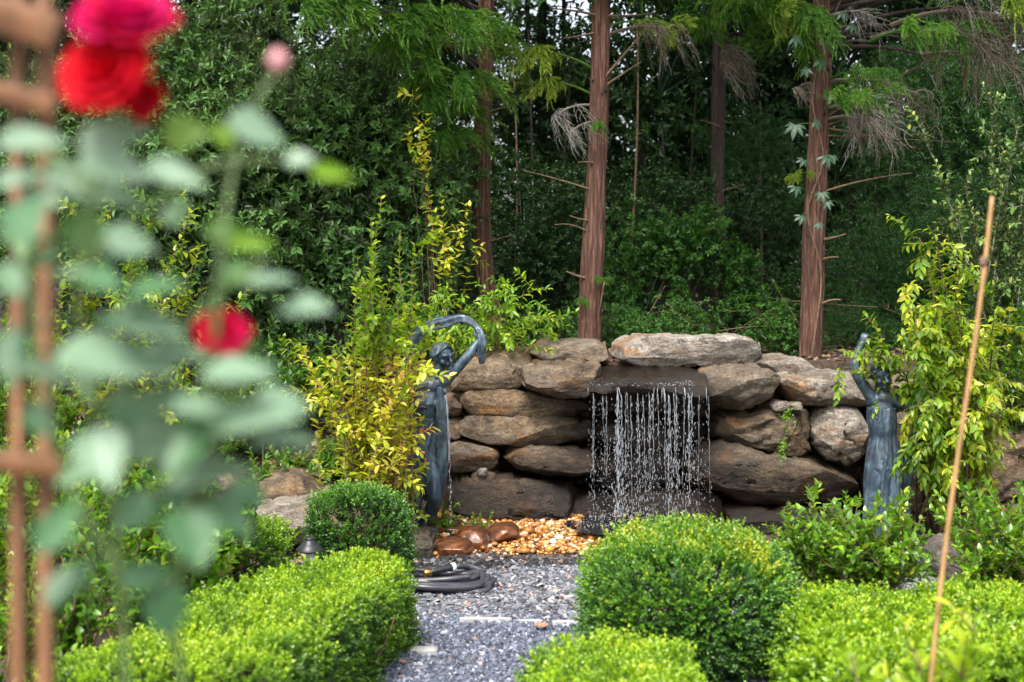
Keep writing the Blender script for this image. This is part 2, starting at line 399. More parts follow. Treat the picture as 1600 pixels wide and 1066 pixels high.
def chip_mat(name, stops, rough):
    m, nt, b, out = newmat(name)
    c = ramp(nt, stops, attr(nt, 'tint')).outputs[0]
    n = noise_(nt, 120, 3, .6, coords(nt))
    c = mixc(nt, .5, c, ramp(nt, [(.3, (.7, .7, .7)), (.7, (1.25, 1.25, 1.25))], n).outputs[0], 'MULTIPLY')
    nt.links.new(c, b.inputs['Base Color']); b.inputs['Roughness'].default_value = rough
    bump(nt, b, n, .3, .003); return m
M['chip'] = chip_mat('blue grey gravel', [(0, (.045, .05, .07)), (.5, (.11, .125, .175)), (.85, (.22, .245, .315)), (.97, (.46, .47, .52)), (1, (.34, .2, .13))], .55)
M['slate'] = chip_mat('grey slate chips', [(0, (.04, .042, .05)), (.5, (.125, .13, .155)), (.88, (.24, .24, .255)), (.96, (.52, .48, .44)), (1, (.40, .2, .12))], .6)
M['slate_dark'] = chip_mat('wet black slate chips', [(0, (.012, .012, .013)), (.7, (.035, .035, .038)), (.95, (.10, .10, .10)), (1, (.35, .18, .08))], .3)
M['pebble'] = chip_mat('orange river pebbles', [(0, (.13, .04, .01)), (.3, (.33, .12, .02)), (.6, (.46, .22, .05)), (.85, (.56, .37, .17)), (1, (.66, .60, .5))], .28)

V, q = grid_mesh(np.concatenate([np.linspace(-40, -4.2, 18), np.linspace(-4, 4, 130), np.linspace(4.2, 40, 18)]),
                 np.concatenate([np.linspace(-6, 5.8, 24), np.linspace(5.9, 9, 90), np.linspace(9.1, 13, 30), np.linspace(13.5, 60, 26)]), gz)
mb = MB(); mb.add(V, q); solo('ground', mb, M['soil'], kind='structure')
# gravel path: a sheet just above the soil in front of the fountain and among the low shrubs
V, q = grid_mesh(np.linspace(-1.1, 2.6, 40), np.linspace(2.0, 6.62, 60), lambda x, y: 0 * x + .006)
mb = MB(); mb.add(V, q); solo('gravel_path', mb, M['gravel'], kind='structure')

def chips(name, n, x0, x1, y0, y1, size, mat, flat, z0, g, keep=None, kind='stuff'):
    x = g.uniform(x0, x1, n); y = g.uniform(y0, y1, n)
    if keep is not None: k = keep(x, y); x, y = x[k], y[k]
    n = len(x)
    # an irregular chip: 4-5 cornered prism with a smaller top
    a = np.arange(4)[None] * 1.571 + g.uniform(-.45, .45, (n, 4)); r = g.uniform(.65, 1.15, (n, 4))
    s = size * g.lognormal(0, .35, n)
    bot = np.stack([np.cos(a) * r, np.sin(a) * r * .75, 0 * a - flat * .5], -1)
    top = np.stack([np.cos(a) * r * .72, np.sin(a) * r * .54, 0 * a + flat * g.uniform(.3, .8, (n, 1))], -1)
    Vv = np.concatenate([bot, top], 1) * s[:, None, None]
    th = g.random(n) * 6.28; tl = g.normal(0, .32, n); tm = g.normal(0, .32, n)
    c_, s_ = np.cos(th), np.sin(th)
    xr = Vv[..., 0] * c_[:, None] - Vv[..., 1] * s_[:, None]; yr = Vv[..., 0] * s_[:, None] + Vv[..., 1] * c_[:, None]
    zr = Vv[..., 2] + xr * tl[:, None] + yr * tm[:, None]
    Vv = np.stack([xr + x[:, None], yr + y[:, None], zr + (z0 + s * flat * .35)[:, None] + g.uniform(0, .006, n)[:, None]], -1)
    off = (np.arange(n) * 8)[:, None, None]
    j = np.arange(4); sides = np.stack([j, (j + 1) % 4, 4 + (j + 1) % 4, 4 + j], -1)
    mb = MB(); mb.add(Vv.reshape(-1, 3), [(sides[None] + off).reshape(-1, 4), (np.array([[4, 5, 6, 7]])[None] + off).reshape(-1, 4)], np.repeat(g.random(n) ** 1.1, 8))
    return solo(name, mb, mat, kind=kind, smooth_shade=False)
g1 = np.random.default_rng(21)
chips('gravel', 21000, -.75, 1.15, 4.2, 5.62, .0078, M['chip'], .55, .006, g1)
chips('slate_chips', 12500, -.75, 1.3, 5.50, 6.62, .0112, M['slate'], .3, .006, g1)
chips('slate_chips', 2600, 1.35, 2.5, 5.2, 6.5, .0135, M['slate'], .3, .006, g1)
chips('dark_slate_chips', 3400, -.55, 1.0, 6.36, 6.72, .013, M['slate_dark'], .35, .010, g1, lambda x, y: y > 6.43 + .06 * np.sin(x * 7) )

# leaf litter on the banks
def litter(n, x0, x1, y0, y1, g):
    x = g.uniform(x0, x1, n); y = g.uniform(y0, y1, n)
    P = np.stack([x, y, gz(x, y) + .012], -1); a = g.random(n) * 6.28
    D = np.stack([np.cos(a), np.sin(a), g.normal(0, .25, n)], -1); Nn = np.stack([g.normal(0, .4, n), g.normal(0, .4, n), np.ones(n)], -1)
    mb = MB(); put_leaves(mb, T_cheap(.3, .15, .1), P, D, Nn, g.uniform(.025, .06, n), g.random(n)); return mb
M['litter'] = chip_mat('leaf litter', [(0, (.05, .028, .018)), (.5, (.16, .085, .05)), (.85, (.30, .18, .11)), (1, (.42, .33, .22))], .8)
mb = litter(2600, -2.6, -.4, 6.4, 9.0, g1); mb2 = litter(2600, -1, 3.2, 7.95, 9.5, g1)
mb.add(np.concatenate(mb2.v), [mb2.f[0]], np.concatenate(mb2.t)); solo('leaf_litter', mb, M['litter'], kind='stuff')

# ------------------------------------------------------------------ stones
FALL_X = (at(915, 600, 7.2)[0], at(1108, 600, 7.2)[0])
def wetness(V, extra):
    x, y, z = V[:, 0], V[:, 1], V[:, 2]
    d = np.maximum(np.maximum(FALL_X[0] - x, x - FALL_X[1]), 0)
    n = fbm(V * 6, 3)
    w_ = smooth(.34, -.03, d + .20 * n + .05) * smooth(.80, .74, z)
    low = smooth(.42, .1, z + .12 * n) * .8
    splash = smooth(.55, .05, d + .25 * n) * smooth(.5, .25, z)
    return np.clip(np.maximum.reduce([w_, low * smooth(1.5, .4, d), splash]) + extra * smooth(-.2, .3, n + .25), 0, 1)
def chaikin(P, k=1):
    for _ in range(k):
        Q = np.roll(P, -1, 0); P = np.stack([P * .86 + Q * .14, P * .14 + Q * .86], 1).reshape(-1, 2)
    return P
def stone_mb(poly, Yf, T, tone=.3, wet=0.0, seed=0, rough=1.0, nb=104, nf=20, prof=6.0, tilt=0.0, flip=None):
    """A boulder: the outline gives its front silhouette in metres, T its depth; rounded over at front and back, then chipped and layered."""
    P = chaikin(np.asarray(poly, float), 1)
    P = P.mean(0) + (P - P.mean(0)) * 1.0 + np.sign(P - P.mean(0)) * .010
    Q = np.concatenate([P, P[:1]]); s = np.concatenate([[0], np.cumsum(np.linalg.norm(np.diff(Q, axis=0), axis=1))])
    u = np.linspace(0, s[-1], nb, endpoint=False); B = np.stack([np.interp(u, s, Q[:, k]) for k in (0, 1)], -1)
    c = (B.max(0) + B.min(0)) / 2; h = (B.max(0) - B.min(0)) / 2
    med = np.tile(c, (nb, 1))
    if h[0] > h[1]: L = (h[0] - h[1] * .9); med[:, 0] = c[0] + np.clip(B[:, 0] - c[0], -L, L) * .97
    else: L = (h[1] - h[0] * .9); med[:, 1] = c[1] + np.clip(B[:, 1] - c[1], -L, L) * .97
    uu = (np.arange(nf + 1) / nf) ** 1.5 * math.pi / 2
    rho = np.sin(uu) ** (2 / prof); yy = -np.cos(uu) ** (2 / prof)
    rho = np.concatenate([rho, rho[-2::-1]]); yy = np.concatenate([yy, -yy[-2::-1]])
    XY = med[None] + rho[:, None, None] * (B - med)[None]
    V = np.stack([XY[..., 0], np.broadcast_to((Yf + T / 2 + yy * T / 2)[:, None], XY.shape[:2]), XY[..., 1]], -1)
    V[..., 2] += tilt * (V[..., 1] - Yf) 
    nr = nrm(np.stack([(B - med)[None, :, 0] * rho[:, None] ** 3, np.broadcast_to((yy * np.abs(yy))[:, None] * min(h), XY.shape[:2]), (B - med)[None, :, 1] * rho[:, None] ** 3], -1) + 1e-6)
    p = V.reshape(-1, 3); nr = nr.reshape(-1, 3); o = seed * 7.31
    size = min(h[0], h[1], .14)
    d = .26 * size * fbm(p * 6.5 + o, 4)
    st = fbm(p * np.array([5, 5, 26]) + o, 3); d += -.16 * size * np.abs(st) 
    # broken faces: step the surface along tilted planes
    ang = seed * 1.7; k = p @ np.array([math.sin(ang) * 7, 5, math.cos(ang) * 11]) + 1.4 * fbm(p * 4 + o, 2)
    d += .20 * size * ((k % 1) - .5) * smooth(0, .12, k % 1)
    crack = np.abs(fbm(p * np.array([4, 4, 9]) + o + 31, 3)); d -= .30 * size * smooth(.045, 0, crack)
    d += .03 * size * fbm(p * 45 + o, 2)
    V = (p + nr * (d * rough)[:, None])
    # flat broken faces: the boulder is trimmed by a handful of planes
    gs_ = np.random.default_rng(1000 + seed); cc = V.mean(0)
    for q_ in range(int(24 * min(1, rough + .2))):
        nn = nrm(np.array([gs_.normal(0, .8), -abs(gs_.normal(.6, .6)), gs_.normal(0, .9)]) / np.array([max(h[0] / max(h[1], 1e-6), 1) ** .5, 1, 1])); s_ = (V - cc) @ nn; lim = s_.max() * gs_.uniform(.80, .96)
        V = V - nn * (np.maximum(s_ - lim, 0) * .93)[:, None]
    V = V + nr * (.05 * size * fbm(V * 30 + o, 3) - .07 * size * np.abs(fbm(V * np.array([9, 9, 42]) + o, 2)))[:, None]
    nr_ = len(rho); i = np.arange(nr_ - 1)[:, None] * nb; j = np.arange(nb)[None]; j2 = (j + 1) % nb
    q = np.stack([i + j, i + j2, i + nb + j2, i + nb + j], -1).reshape(-1, 4)
    mb = MB(); mb.add(V, q, np.clip(tone * (.8 if tone < .6 else 1) + .12 * fbm(V * 3 + o, 2), 0, 1))
    return mb, wetness(V, wet)
def px_poly(pts, Y): return [tuple(at(x, y, Y)[[0, 2]]) for x, y in pts]
def stone(parent, pts, Yf, T, tone, wet=0, seed=0, label=None, **k):
    mb, wt = stone_mb(px_poly(pts, Yf + .06), Yf, T, tone, wet, seed, **k)
    return part('stone', mb, M['stone'], parent, label=label, attrs={'wet': wt})

wall = thing('stone_wall', 'dry stacked boulder retaining wall with a waterfall spilling over its middle', 'stone wall', (.6, 7.6, 0))
ST = [
 # outline in the photograph, depth of the face, thickness, paleness, wetness
 ([(699,606),(702,587),(728,567),(776,556),(820,556),(831,567),(830,587),(817,602),(792,612),(737,614),(709,614)], 7.44,.5,.22,0,{}),
 ([(826,553),(849,536),(884,534),(929,537),(957,541),(960,556),(947,569),(884,570),(840,566)], 7.62,.4,.42,0,{}),
 ([(960,545),(969,530),(1014,526),(1084,529),(1129,528),(1170,529),(1189,542),(1199,558),(1180,571),(1154,575),(1103,572),(1046,572),(988,569),(962,563)], 7.58,.42,.92,0,dict(label='long pale capstone')),
 ([(1180,572),(1192,563),(1221,559),(1256,564),(1278,575),(1275,585),(1247,589),(1215,584),(1188,581)], 7.6,.36,.66,0,{}),
 ([(1102,590),(1119,577),(1173,579),(1215,585),(1224,592),(1218,608),(1203,627),(1183,641),(1141,643),(1106,629),(1092,612)], 7.26,.6,.36,0.1,dict(label='orange brown stone')),
 ([(818,603),(821,586),(845,577),(900,575),(940,577),(946,598),(932,619),(900,624),(878,628),(840,621)], 7.17,.62,.30,.05,dict(tilt=.03)),
 ([(710,625),(721,617),(760,613),(814,612),(859,623),(925,630),(930,644),(897,654),(814,653),(744,651),(715,641)], 7.42,.45,.16,0,{}),
 ([(680,624),(708,620),(718,640),(712,651),(682,652)], 7.46,.3,.12,0,{}),
 ([(680,656),(714,651),(722,668),(716,688),(684,690)], 7.46,.3,.14,0,{}),
 ([(712,663),(731,655),(792,654),(871,655),(920,662),(934,682),(929,694),(903,699),(846,696),(785,696),(744,690),(715,679)], 7.36,.48,.28,0,{}),
 ([(680,699),(718,692),(753,699),(776,714),(777,728),(760,739),(712,743),(682,740)], 7.34,.45,.3,0,{}),
 ([(787,714),(801,701),(840,697),(887,701),(935,706),(944,731),(915,742),(859,747),(808,739),(790,727)], 7.33,.5,.2,.25,{}),
 ([(738,747),(753,740),(772,745),(770,753),(741,755)], 7.30,.15,.3,0,dict(nb=40,nf=9)),
 ([(746,736),(754,731),(761,735),(757,741),(748,741)], 7.29,.04,1,0,dict(nb=24,nf=6,label='small white stone')),
 ([(682,764),(709,753),(776,751),(855,756),(900,764),(907,783),(884,808),(859,826),(801,829),(757,832),(718,820),(684,802)], 7.24,.6,.3,.12,{}),
 ([(915,668),(945,653),(1040,650),(1105,658),(1116,680),(1102,699),(1060,706),(1000,708),(940,702),(918,688)], 7.50,.4,.34,.45,{}),
 ([(905,722),(950,709),(1010,707),(1070,712),(1080,738),(1064,762),(1000,768),(930,765),(905,750)], 7.46,.4,.2,.85,{}),
 ([(935,795),(965,772),(1020,764),(1075,764),(1120,776),(1140,798),(1125,828),(1040,838),(960,830)], 7.40,.5,.1,1,dict(label='black wet stone under the falling water')),
 ([(858,830),(875,803),(905,775),(940,768),(968,785),(972,815),(950,836),(900,842)], 7.36,.5,.05,1,{}),
 ([(1112,676),(1122,654),(1180,644),(1256,637),(1273,647),(1273,676),(1268,714),(1250,716),(1199,706),(1148,700),(1117,688)], 7.38,.5,.22,.15,{}),
 ([(1275,680),(1279,654),(1294,639),(1330,637),(1365,640),(1374,680),(1354,727),(1333,734),(1294,716),(1278,700)], 7.36,.5,.8,0,dict(label='pale grey boulder',prof=2.8)),
 ([(1219,602),(1228,591),(1253,584),(1301,583),(1362,590),(1378,615),(1364,639),(1301,637),(1247,632),(1224,618)], 7.42,.5,.68,0,{}),
 ([(1205,633),(1216,628),(1232,631),(1231,640),(1211,642)], 7.37,.12,.8,0,dict(nb=40,nf=9)),
 ([(1233,632),(1244,629),(1252,632),(1251,638),(1235,639)], 7.37,.1,.8,0,dict(nb=36,nf=8)),
 ([(1060,716),(1097,698),(1129,697),(1205,712),(1301,732),(1352,747),(1356,784),(1333,802),(1269,797),(1205,794),(1154,787),(1129,775),(1087,764),(1062,736)], 7.24,.62,.26,.3,{}),
 ([(1130,812),(1160,798),(1199,796),(1253,796),(1350,806),(1360,850),(1250,880),(1173,870),(1140,845)], 7.2,.55,.24,.25,{}),
 ([(1378,600),(1420,590),(1500,600),(1510,635),(1440,645),(1380,638)], 7.46,.45,.4,0,{}),
 ([(1372,655),(1420,645),(1490,655),(1495,715),(1440,730),(1372,722)], 7.42,.45,.3,0,{}),
 ([(1358,745),(1430,732),(1500,742),(1512,800),(1440,835),(1362,812)], 7.36,.5,.2,0,{}),
 ([(1500,610),(1570,600),(1650,615),(1655,660),(1570,670),(1505,655)], 7.6,.45,.3,0,{}),
 ([(1500,668),(1600,672),(1660,690),(1660,760),(1560,790),(1505,760)], 7.56,.45,.22,0,{}),
 ([(1500,790),(1580,795),(1660,775),(1670,850),(1560,870),(1505,850)], 7.5,.5,.2,0,{}),
]
for i, (pts, Yf, T, tone, wet, k) in enumerate(ST):
    k = dict(k); lb = k.pop('label', None)
    stone(wall, pts, Yf, T, tone, wet, i + 1, lb, **k)
# spill slab: a broad flag reaching forward over the drop, its top seen from above
slab = [(896,604),(905,596),(935,597),(1000,599),(1080,597),(1112,599),(1120,606),(1112,617),(1040,618),(975,620),(930,619),(902,615)]
mb, wt = stone_mb(px_poly(slab, 7.14), 7.06, .85, .34, 0, 40, rough=.8, prof=6, tilt=.045)
Vw = np.concatenate(mb.v); Vw[:, 1] += .05 * fbm(Vw * np.array([7, 0, 0]) + 3, 3) * smooth(7.5, 7.1, Vw[:, 1]); Vw[:, 2] += .016 * fbm(Vw * np.array([14, 11, 0]) + 5, 3); mb.v = [Vw]; xx, yy_, zz = Vw[:, 0], Vw[:, 1], Vw[:, 2]
edge = FALL_X[0] - .02 + .08 * fbm(Vw * 5, 3)
wt = np.maximum(wt, smooth(-.03, .05, xx - edge) * smooth(FALL_X[1] + .12, FALL_X[1] + .02, xx))
slab_o = part('stone', mb, M['stone'], wall, label='flat spill slab wet and black in the middle', attrs={'wet': wt})

# earth and small rubble packed behind the stones, seen only in the joints
mb = MB()
V, q = grid_mesh(np.linspace(-.55, 3.2, 60), np.linspace(0, .84, 16), lambda a, b: 0 * a)
V = np.stack([V[:, 0], 7.74 + .05 * fbm(V * 5, 3) + .10 * V[:, 1], V[:, 1]], -1); mb.add(V, q)
part('earth_backing', mb, M['soil'], wall)

def boulder(name, pts, Yf, T, tone, wet, seed, label, mat=None, cat_='boulder', group=None, **k):
    mb, wt = stone_mb(px_poly(pts, Yf + T * .25), Yf, T, tone, wet, seed, **k)
    V = np.concatenate(mb.v); b = (V[:, 0].mean(), V[:, 1].mean(), V[:, 2].min())
    return solo(name, mb, mat or M['stone'], label, cat_, b, attrs={'wet': wt if mat is None else wt * 0}, group=group)
boulder('boulder', [(370,812),(392,804),(430,799),(470,791),(515,782),(560,782),(600,793),(600,830),(540,850),(450,850),(380,830)], 6.55,.75,.82,0,51,'long flat pale boulder lying behind the low box hedge on the left',rough=.6)
boulder('boulder', [(395,752),(420,741),(455,741),(490,750),(517,763),(515,780),(470,792),(410,792),(392,775)], 7.0,.5,.2,0,52,'mossy tan boulder half buried in the leaf littered bank')
boulder('boulder', [(622,845),(640,836),(668,836),(676,850),(674,872),(650,885),(622,880)], 6.55,.3,.55,.1,53,'rough tan rock beside the coiled hose at the edge of the pebbles')
boulder('boulder', [(1462,890),(1475,862),(1500,850),(1528,858),(1545,890),(1548,915),(1510,922),(1470,915)], 6.1,.4,.72,0,54,'grey brown boulder between the leafy shrubs behind the bamboo stake')
boulder('rock', [(1512,932),(1524,924),(1545,924),(1552,935),(1545,946),(1518,946)], 5.75,.16,.95,0,55,'small beige rock on the slate chips at the far right','' and None,'rock',nb=48,nf=10)
boulder('rock', [(330,745),(352,736),(372,745),(378,765),(350,772),(330,765)], 7.1,.3,.5,0,56,'small brown rock on the leafy bank left of the mossy boulder',None,'rock',nb=48,nf=10)

def red_rock():
    m, nt, b, out = newmat('red brown river stone'); v = coords(nt, (1, 1, 2.2), 'Object', (R(20), R(15), 0))
    c = ramp(nt, [(.3, (.022, .010, .007)), (.5, (.085, .034, .016)), (.7, (.26, .085, .025))], noise_(nt, 9, 6, .6, v, 1.5)).outputs[0]
    nt.links.new(c, b.inputs['Base Color']); b.inputs['Roughness'].default_value = .22; bump(nt, b, noise_(nt, 25, 5, .6, v), .35, .006)
    return m
M['red_rock'] = red_rock()
for pts, Y, T, lb, sd_ in (
 ([(712,846),(722,832),(745,828),(760,836),(765,850),(752,860),(730,860),(713,856)], 6.72,.22,'orange striped river stone lying in the middle of the wet stones', 61),
 ([(760,840),(772,826),(796,822),(808,832),(812,847),(790,853),(768,852)], 6.82,.22,'dark purple brown domed river stone right of the orange striped stone', 62),
 ([(678,862),(688,849),(712,846),(734,851),(740,864),(715,872),(684,872)], 6.62,.22,'flat dull brown river stone in front of the others beside the pebbles', 63),
 ([(650,826),(662,817),(690,820),(724,826),(724,838),(690,840),(652,836)], 7.0,.3,'flat wet red stone at the feet of the left statue', 64)):
    boulder('river_stone', pts, Y, T, .2, .6, sd_, lb, M['red_rock'], 'river stone', 'wet river stones beside the pebbles', rough=.35, nb=56, nf=12, prof=2.6)

# ------------------------------------------------------------------ orange pebbles of the basin
ico_v, ico_f = None, None
def ico(n=2):
    import bmesh
    bm = bmesh.new(); bmesh.ops.create_icosphere(bm, subdivisions=n, radius=1); bm.verts.index_update()
    v = np.array([x.co[:] for x in bm.verts]); f = np.array([[q.index for q in p.verts] for p in bm.faces]); bm.free(); return v, f
IV, IF = ico(); LV, LF = ico(1)
def basin(x, y):
    # plan of the basin: between the dark chips and the foot of the wall
    return (y > 6.63 + .05 * np.sin(3 * x + 1)) & (y < 7.55) & (x > -.42) & (x < 1.05)
def pz(x, y): return .012 + smooth(6.6, 7.5, y) * .045 * smooth(.95, .1, x) 
gp = np.random.default_rng(5); n = 6500
x = gp.uniform(-.45, 1.05, n); y = gp.uniform(6.55, 7.5, n)
k = basin(x, y) & ~((np.hypot((x - .56) / .22, (y - 7.12) / .20) < 1)) & ~((np.abs(x + .24) < .22) & (y > 6.64) & (y < 7.3) & (gp.random(n) < .7))
x, y = x[k], y[k]; n = len(x); s = .0098 * gp.lognormal(0, .38, n)
sc = np.stack([gp.uniform(.8, 1.25, n), gp.uniform(.8, 1.1, n), gp.uniform(.5, .8, n)], -1) * s[:, None]
th = gp.random(n) * 6.28; Vp = LV[None] * (1.06 + .12 * np.sin(LV[None] @ gp.normal(0, 2, (3, 3)) + gp.random((n, 1, 3)) * 6)).mean(-1, keepdims=True) * sc[:, None]
Vp = np.stack([Vp[..., 0] * np.cos(th)[:, None] - Vp[..., 1] * np.sin(th)[:, None], Vp[..., 0] * np.sin(th)[:, None] + Vp[..., 1] * np.cos(th)[:, None], Vp[..., 2]], -1)
Vp += np.stack([x, y, pz(x, y) + s * .5 + gp.uniform(0, .018, n)], -1)[:, None]
mb = MB(); mb.add(Vp.reshape(-1, 3), (LF[None] + (np.arange(n) * len(LV))[:, None, None]).reshape(-1, 3), np.repeat(gp.random(n), len(LV)))
solo('pebbles', mb, M['pebble'], kind='stuff')
V, q = grid_mesh(np.linspace(-.5, 1.1, 20), np.linspace(6.6, 7.6, 20), lambda x, y: pz(x, y) + .004)
mb = MB(); mb.add(V, q); solo('basin_bed', mb, M['litter'], kind='structure')

# ------------------------------------------------------------------ water
def water_mat(name, white):
    m, nt, b, out = newmat(name)
    b.inputs['Base Color'].default_value = (.9, .95, 1, 1); b.inputs['Roughness'].default_value = .08; b.inputs['IOR'].default_value = 1.33
    b.inputs['Transmission Weight'].default_value = 1
    d = N_(nt, 'BsdfDiffuse'); d.inputs[0].default_value = (.86, .90, .95, 1); t = N_(nt, 'BsdfTranslucent'); t.inputs[0].default_value = (.86, .9, .95, 1)
    a = N_(nt, 'MixShader'); nt.links.new(d.outputs[0], a.inputs[1]); nt.links.new(t.outputs[0], a.inputs[2])
    mx = N_(nt, 'MixShader'); mx.inputs[0].default_value = white
    nt.links.new(b.outputs[0], mx.inputs[1]); nt.links.new(a.outputs[0], mx.inputs[2]); nt.links.new(mx.outputs[0], out.inputs[0]); return m
M['falls'] = water_mat('falling water', .34)
def pool_mat():
    m, nt, b, out = newmat('dark pool water')
    b.inputs['Base Color'].default_value = (.012, .013, .014, 1); b.inputs['Roughness'].default_value = .06
    bump(nt, b, noise_(nt, 38, 4, .6, coords(nt)), .6, .012); return m
M['pool'] = pool_mat()
a = np.linspace(0, 2 * math.pi, 40, endpoint=False); rr = 1 + .12 * np.sin(3 * a + 1) + .06 * np.sin(7 * a)
mb = MB(); mb.add(np.concatenate([[[.56, 7.12, .075]], np.stack([.56 + .30 * rr * np.cos(a), 7.10 + .25 * rr * np.sin(a), 0 * a + .075], -1)]),
                  np.stack([np.zeros(40, int), 1 + np.arange(40), 1 + (np.arange(40) + 1) % 40], -1))
solo('pool_water', mb, M['pool'], kind='structure')
DV, DF = IV * [1, 1, 1], IF
def drops(mb, P, r, ln, g):
    n = len(P)
    v = LV[None] * np.stack([r, r, ln], -1)[:, None]
    v[..., 0] += g.normal(0, .12, (n, 1)) * v[..., 2]
    mb.add((v + P[:, None]).reshape(-1, 3), (LF[None] + (np.arange(n) * len(LV))[:, None, None]).reshape(-1, 3), .5)
def strand(mb, x, y, z0, z1, r, g, body=.12, dens=1.0, spread=.012):
    """one thread of falling water: unbroken at the lip, then breaking up into beads that spread as they fall"""
    L = z0 - z1; m = 14; zz = np.linspace(z0 + .004, z0 - body * L * 2.2, m)
    jit = np.cumsum(g.normal(0, .0012, (m, 2)), 0)
    tube(mb, np.stack([x + jit[:, 0], y - .02 * ((z0 - zz) / L) ** .5 * 2 + jit[:, 1], zz], -1), r * g.uniform(.4, 1.1, m) * np.linspace(1, .5, m), 5)
    m2 = 44; z2 = np.linspace(z0, z0 - L * g.uniform(.45, .92), m2); j2 = np.cumsum(g.normal(0, .0009, (m2, 2)), 0)
    tube(mb, np.stack([x + j2[:, 0], y - .04 * ((z0 - z2) / L) ** .5 + j2[:, 1], z2], -1), r * .42 * (.25 + np.abs(fbm(np.stack([z2 * 34, 0 * z2 + x * 90, 0 * z2], -1), 2)) * 1.7) * np.linspace(1.2, .6, m2), 4)
    n = int(dens * 62 * L / .6); t = g.random(n) ** .8; s = spread * (.25 + t)
    P = np.stack([x + g.normal(0, 1, n) * s, y - .04 * t ** .5 + g.normal(0, 1, n) * s, z0 - t * L], -1)
    rr_ = r * g.uniform(.2, .58, n); drops(mb, P, rr_, rr_ * g.uniform(2.5, 10, n), g)
gw = np.random.default_rng(12); mb = MB()
lip = lambda px: (at(px, 614, 7.05)[0], 7.055, at(px, 614, 7.05)[2])
for px, wgt in ((928,.5),(934,.8),(941,.7),(952,.5),(962,1.5),(966,1.2),(972,.9),(979,.7),(992,.8),(1000,1.1),(1003,.8),(1014,.5),(1019,1.0),(1027,.6),(1037,.9),(1042,.8),(1049,.9),(1054,1.2),(1059,.7),(1064,.7),(1078,.9),(1081,1.1),(1087,.6),(1099,.5)):
    for r_ in range(1 + (wgt > .95)):
        X, Y, Z = lip(px + gw.normal(0, 4.5)); zb = .12 if px < 1075 else (.30 if r_ else .12)
        strand(mb, X, Y + gw.normal(0, .012), Z - gw.uniform(0, .02), zb, .0028 * (.5 + .6 * wgt), gw, gw.uniform(.08, .42), .7 * wgt + .3)
n = 420; t = gw.random(n); x = gw.uniform(lip(918)[0], lip(1104)[0], n)   # stray drops and the splash at the foot
P = np.stack([x, 7.04 + gw.normal(0, .04, n), .72 - .6 * t], -1); r_ = gw.uniform(.0008, .0022, n); drops(mb, P, r_, r_ * gw.uniform(1.2, 3, n), gw)
n = 520; a = gw.normal(0, 1, (n, 3)); P = np.array([.56, 7.06, .085]) + a * [.17, .10, .03]; P[:, 2] = .08 + np.abs(a[:, 2]) * .06 * np.exp(-a[:, 0] ** 2)
r_ = gw.uniform(.0012, .0036, n); drops(mb, P, r_, r_, gw)
n = 260; P = np.stack([gw.uniform(.38, 1.0, n), gw.uniform(7.25, 7.5, n), .2 + gw.random(n) * .25], -1); r_ = gw.uniform(.001, .002, n); drops(mb, P, r_, r_ * 1.5, gw)
# ripples running over the slab
n = 420; x = gw.uniform(lip(925)[0], lip(1090)[0], n); y = gw.uniform(7.1, 7.6, n); z = lip(1000)[2] + .030 + .035 * (y - 7.06)
r_ = gw.uniform(.0012, .0034, n); P = np.stack([x, y, z], -1); drops(mb, P, r_ * 1.4, r_ * .6, gw)
for k in range(12):   # white curl where the film turns over the lip
    X, Y, Z = lip(gw.uniform(918, 1106)); Z += .012; m = 7; L_ = gw.uniform(.01, .09); t_ = np.linspace(0, 1, m)
    tube(mb, np.stack([X + gw.normal(0, .004) * t_, Y + .03 - .04 * t_, Z + .012 - L_ * t_ ** 2], -1), gw.uniform(.0008, .0026) * np.sin(np.pi * (.15 + .8 * t_)), 5)
solo('waterfall', mb, M['falls'], kind='stuff')

# ------------------------------------------------------------------ path furniture
def flag(name, pts_xy, zt, label, cat_, mat, th=.03, group=None):
    """a flat flush stone given in plan"""
    P = chaikin(np.asarray(pts_xy, float), 1); n = len(P); c = P.mean(0)
    rings = [(1.0, -.02), (1.0, zt - .006), (.97, zt), (.5, zt + .002)]
    V = np.concatenate([np.column_stack([c + (P - c) * s, np.full(n, z)]) for s, z in rings] + [[[*c, zt + .002]]])
    V[:, 2] += .002 * fbm(V * 40, 2); i = np.arange(3)[:, None] * n; j = np.arange(n)[None]; j2 = (j + 1) % n
    q = np.stack([i + j, i + j2, i + n + j2, i + n + j], -1).reshape(-1, 4)
    jj = np.arange(n); tri = np.stack([np.full(n, 4 * n), 3 * n + jj, 3 * n + (jj + 1) % n], -1)
    mb = MB(); mb.add(V, [q, tri]); return solo(name, mb, mat, label, cat_, (c[0], c[1], 0), group=group)
def strip(x0p, x1p, yp, w_): 
    Y = 1.40 * FPX / (yp - HOR); a_, b_ = (x0p - 800) * Y / FPX, (x1p - 800) * Y / FPX
    return [(a_, Y - w_), ((a_ + b_) / 2, Y - w_ * 1.2), (b_, Y - w_), (b_, Y + w_), ((a_ + b_) / 2, Y + w_ * .8), (a_, Y + w_)]
flag('edging_stone', strip(718, 800, 966, .013), .022, 'long pale flush edging stone across the gravel path, right behind the hedge corner', 'edging stone', M['edging'], group='edging stones across the path')
flag('edging_stone', strip(806, 848, 967, .009), .017, 'short half buried pale edging stone in the middle of the gravel path', 'edging stone', M['edging'], group='edging stones across the path')
flag('edging_stone', strip(862, 905, 970, .014), .020, 'pale edging stone across the gravel path nearest the round bush', 'edging stone', M['edging'], group='edging stones across the path')
flag('flat_stone', strip(640, 684, 1014, .03), .024, 'flat pale stone at the foot of the front left box hedge', 'stone', M['edging'])

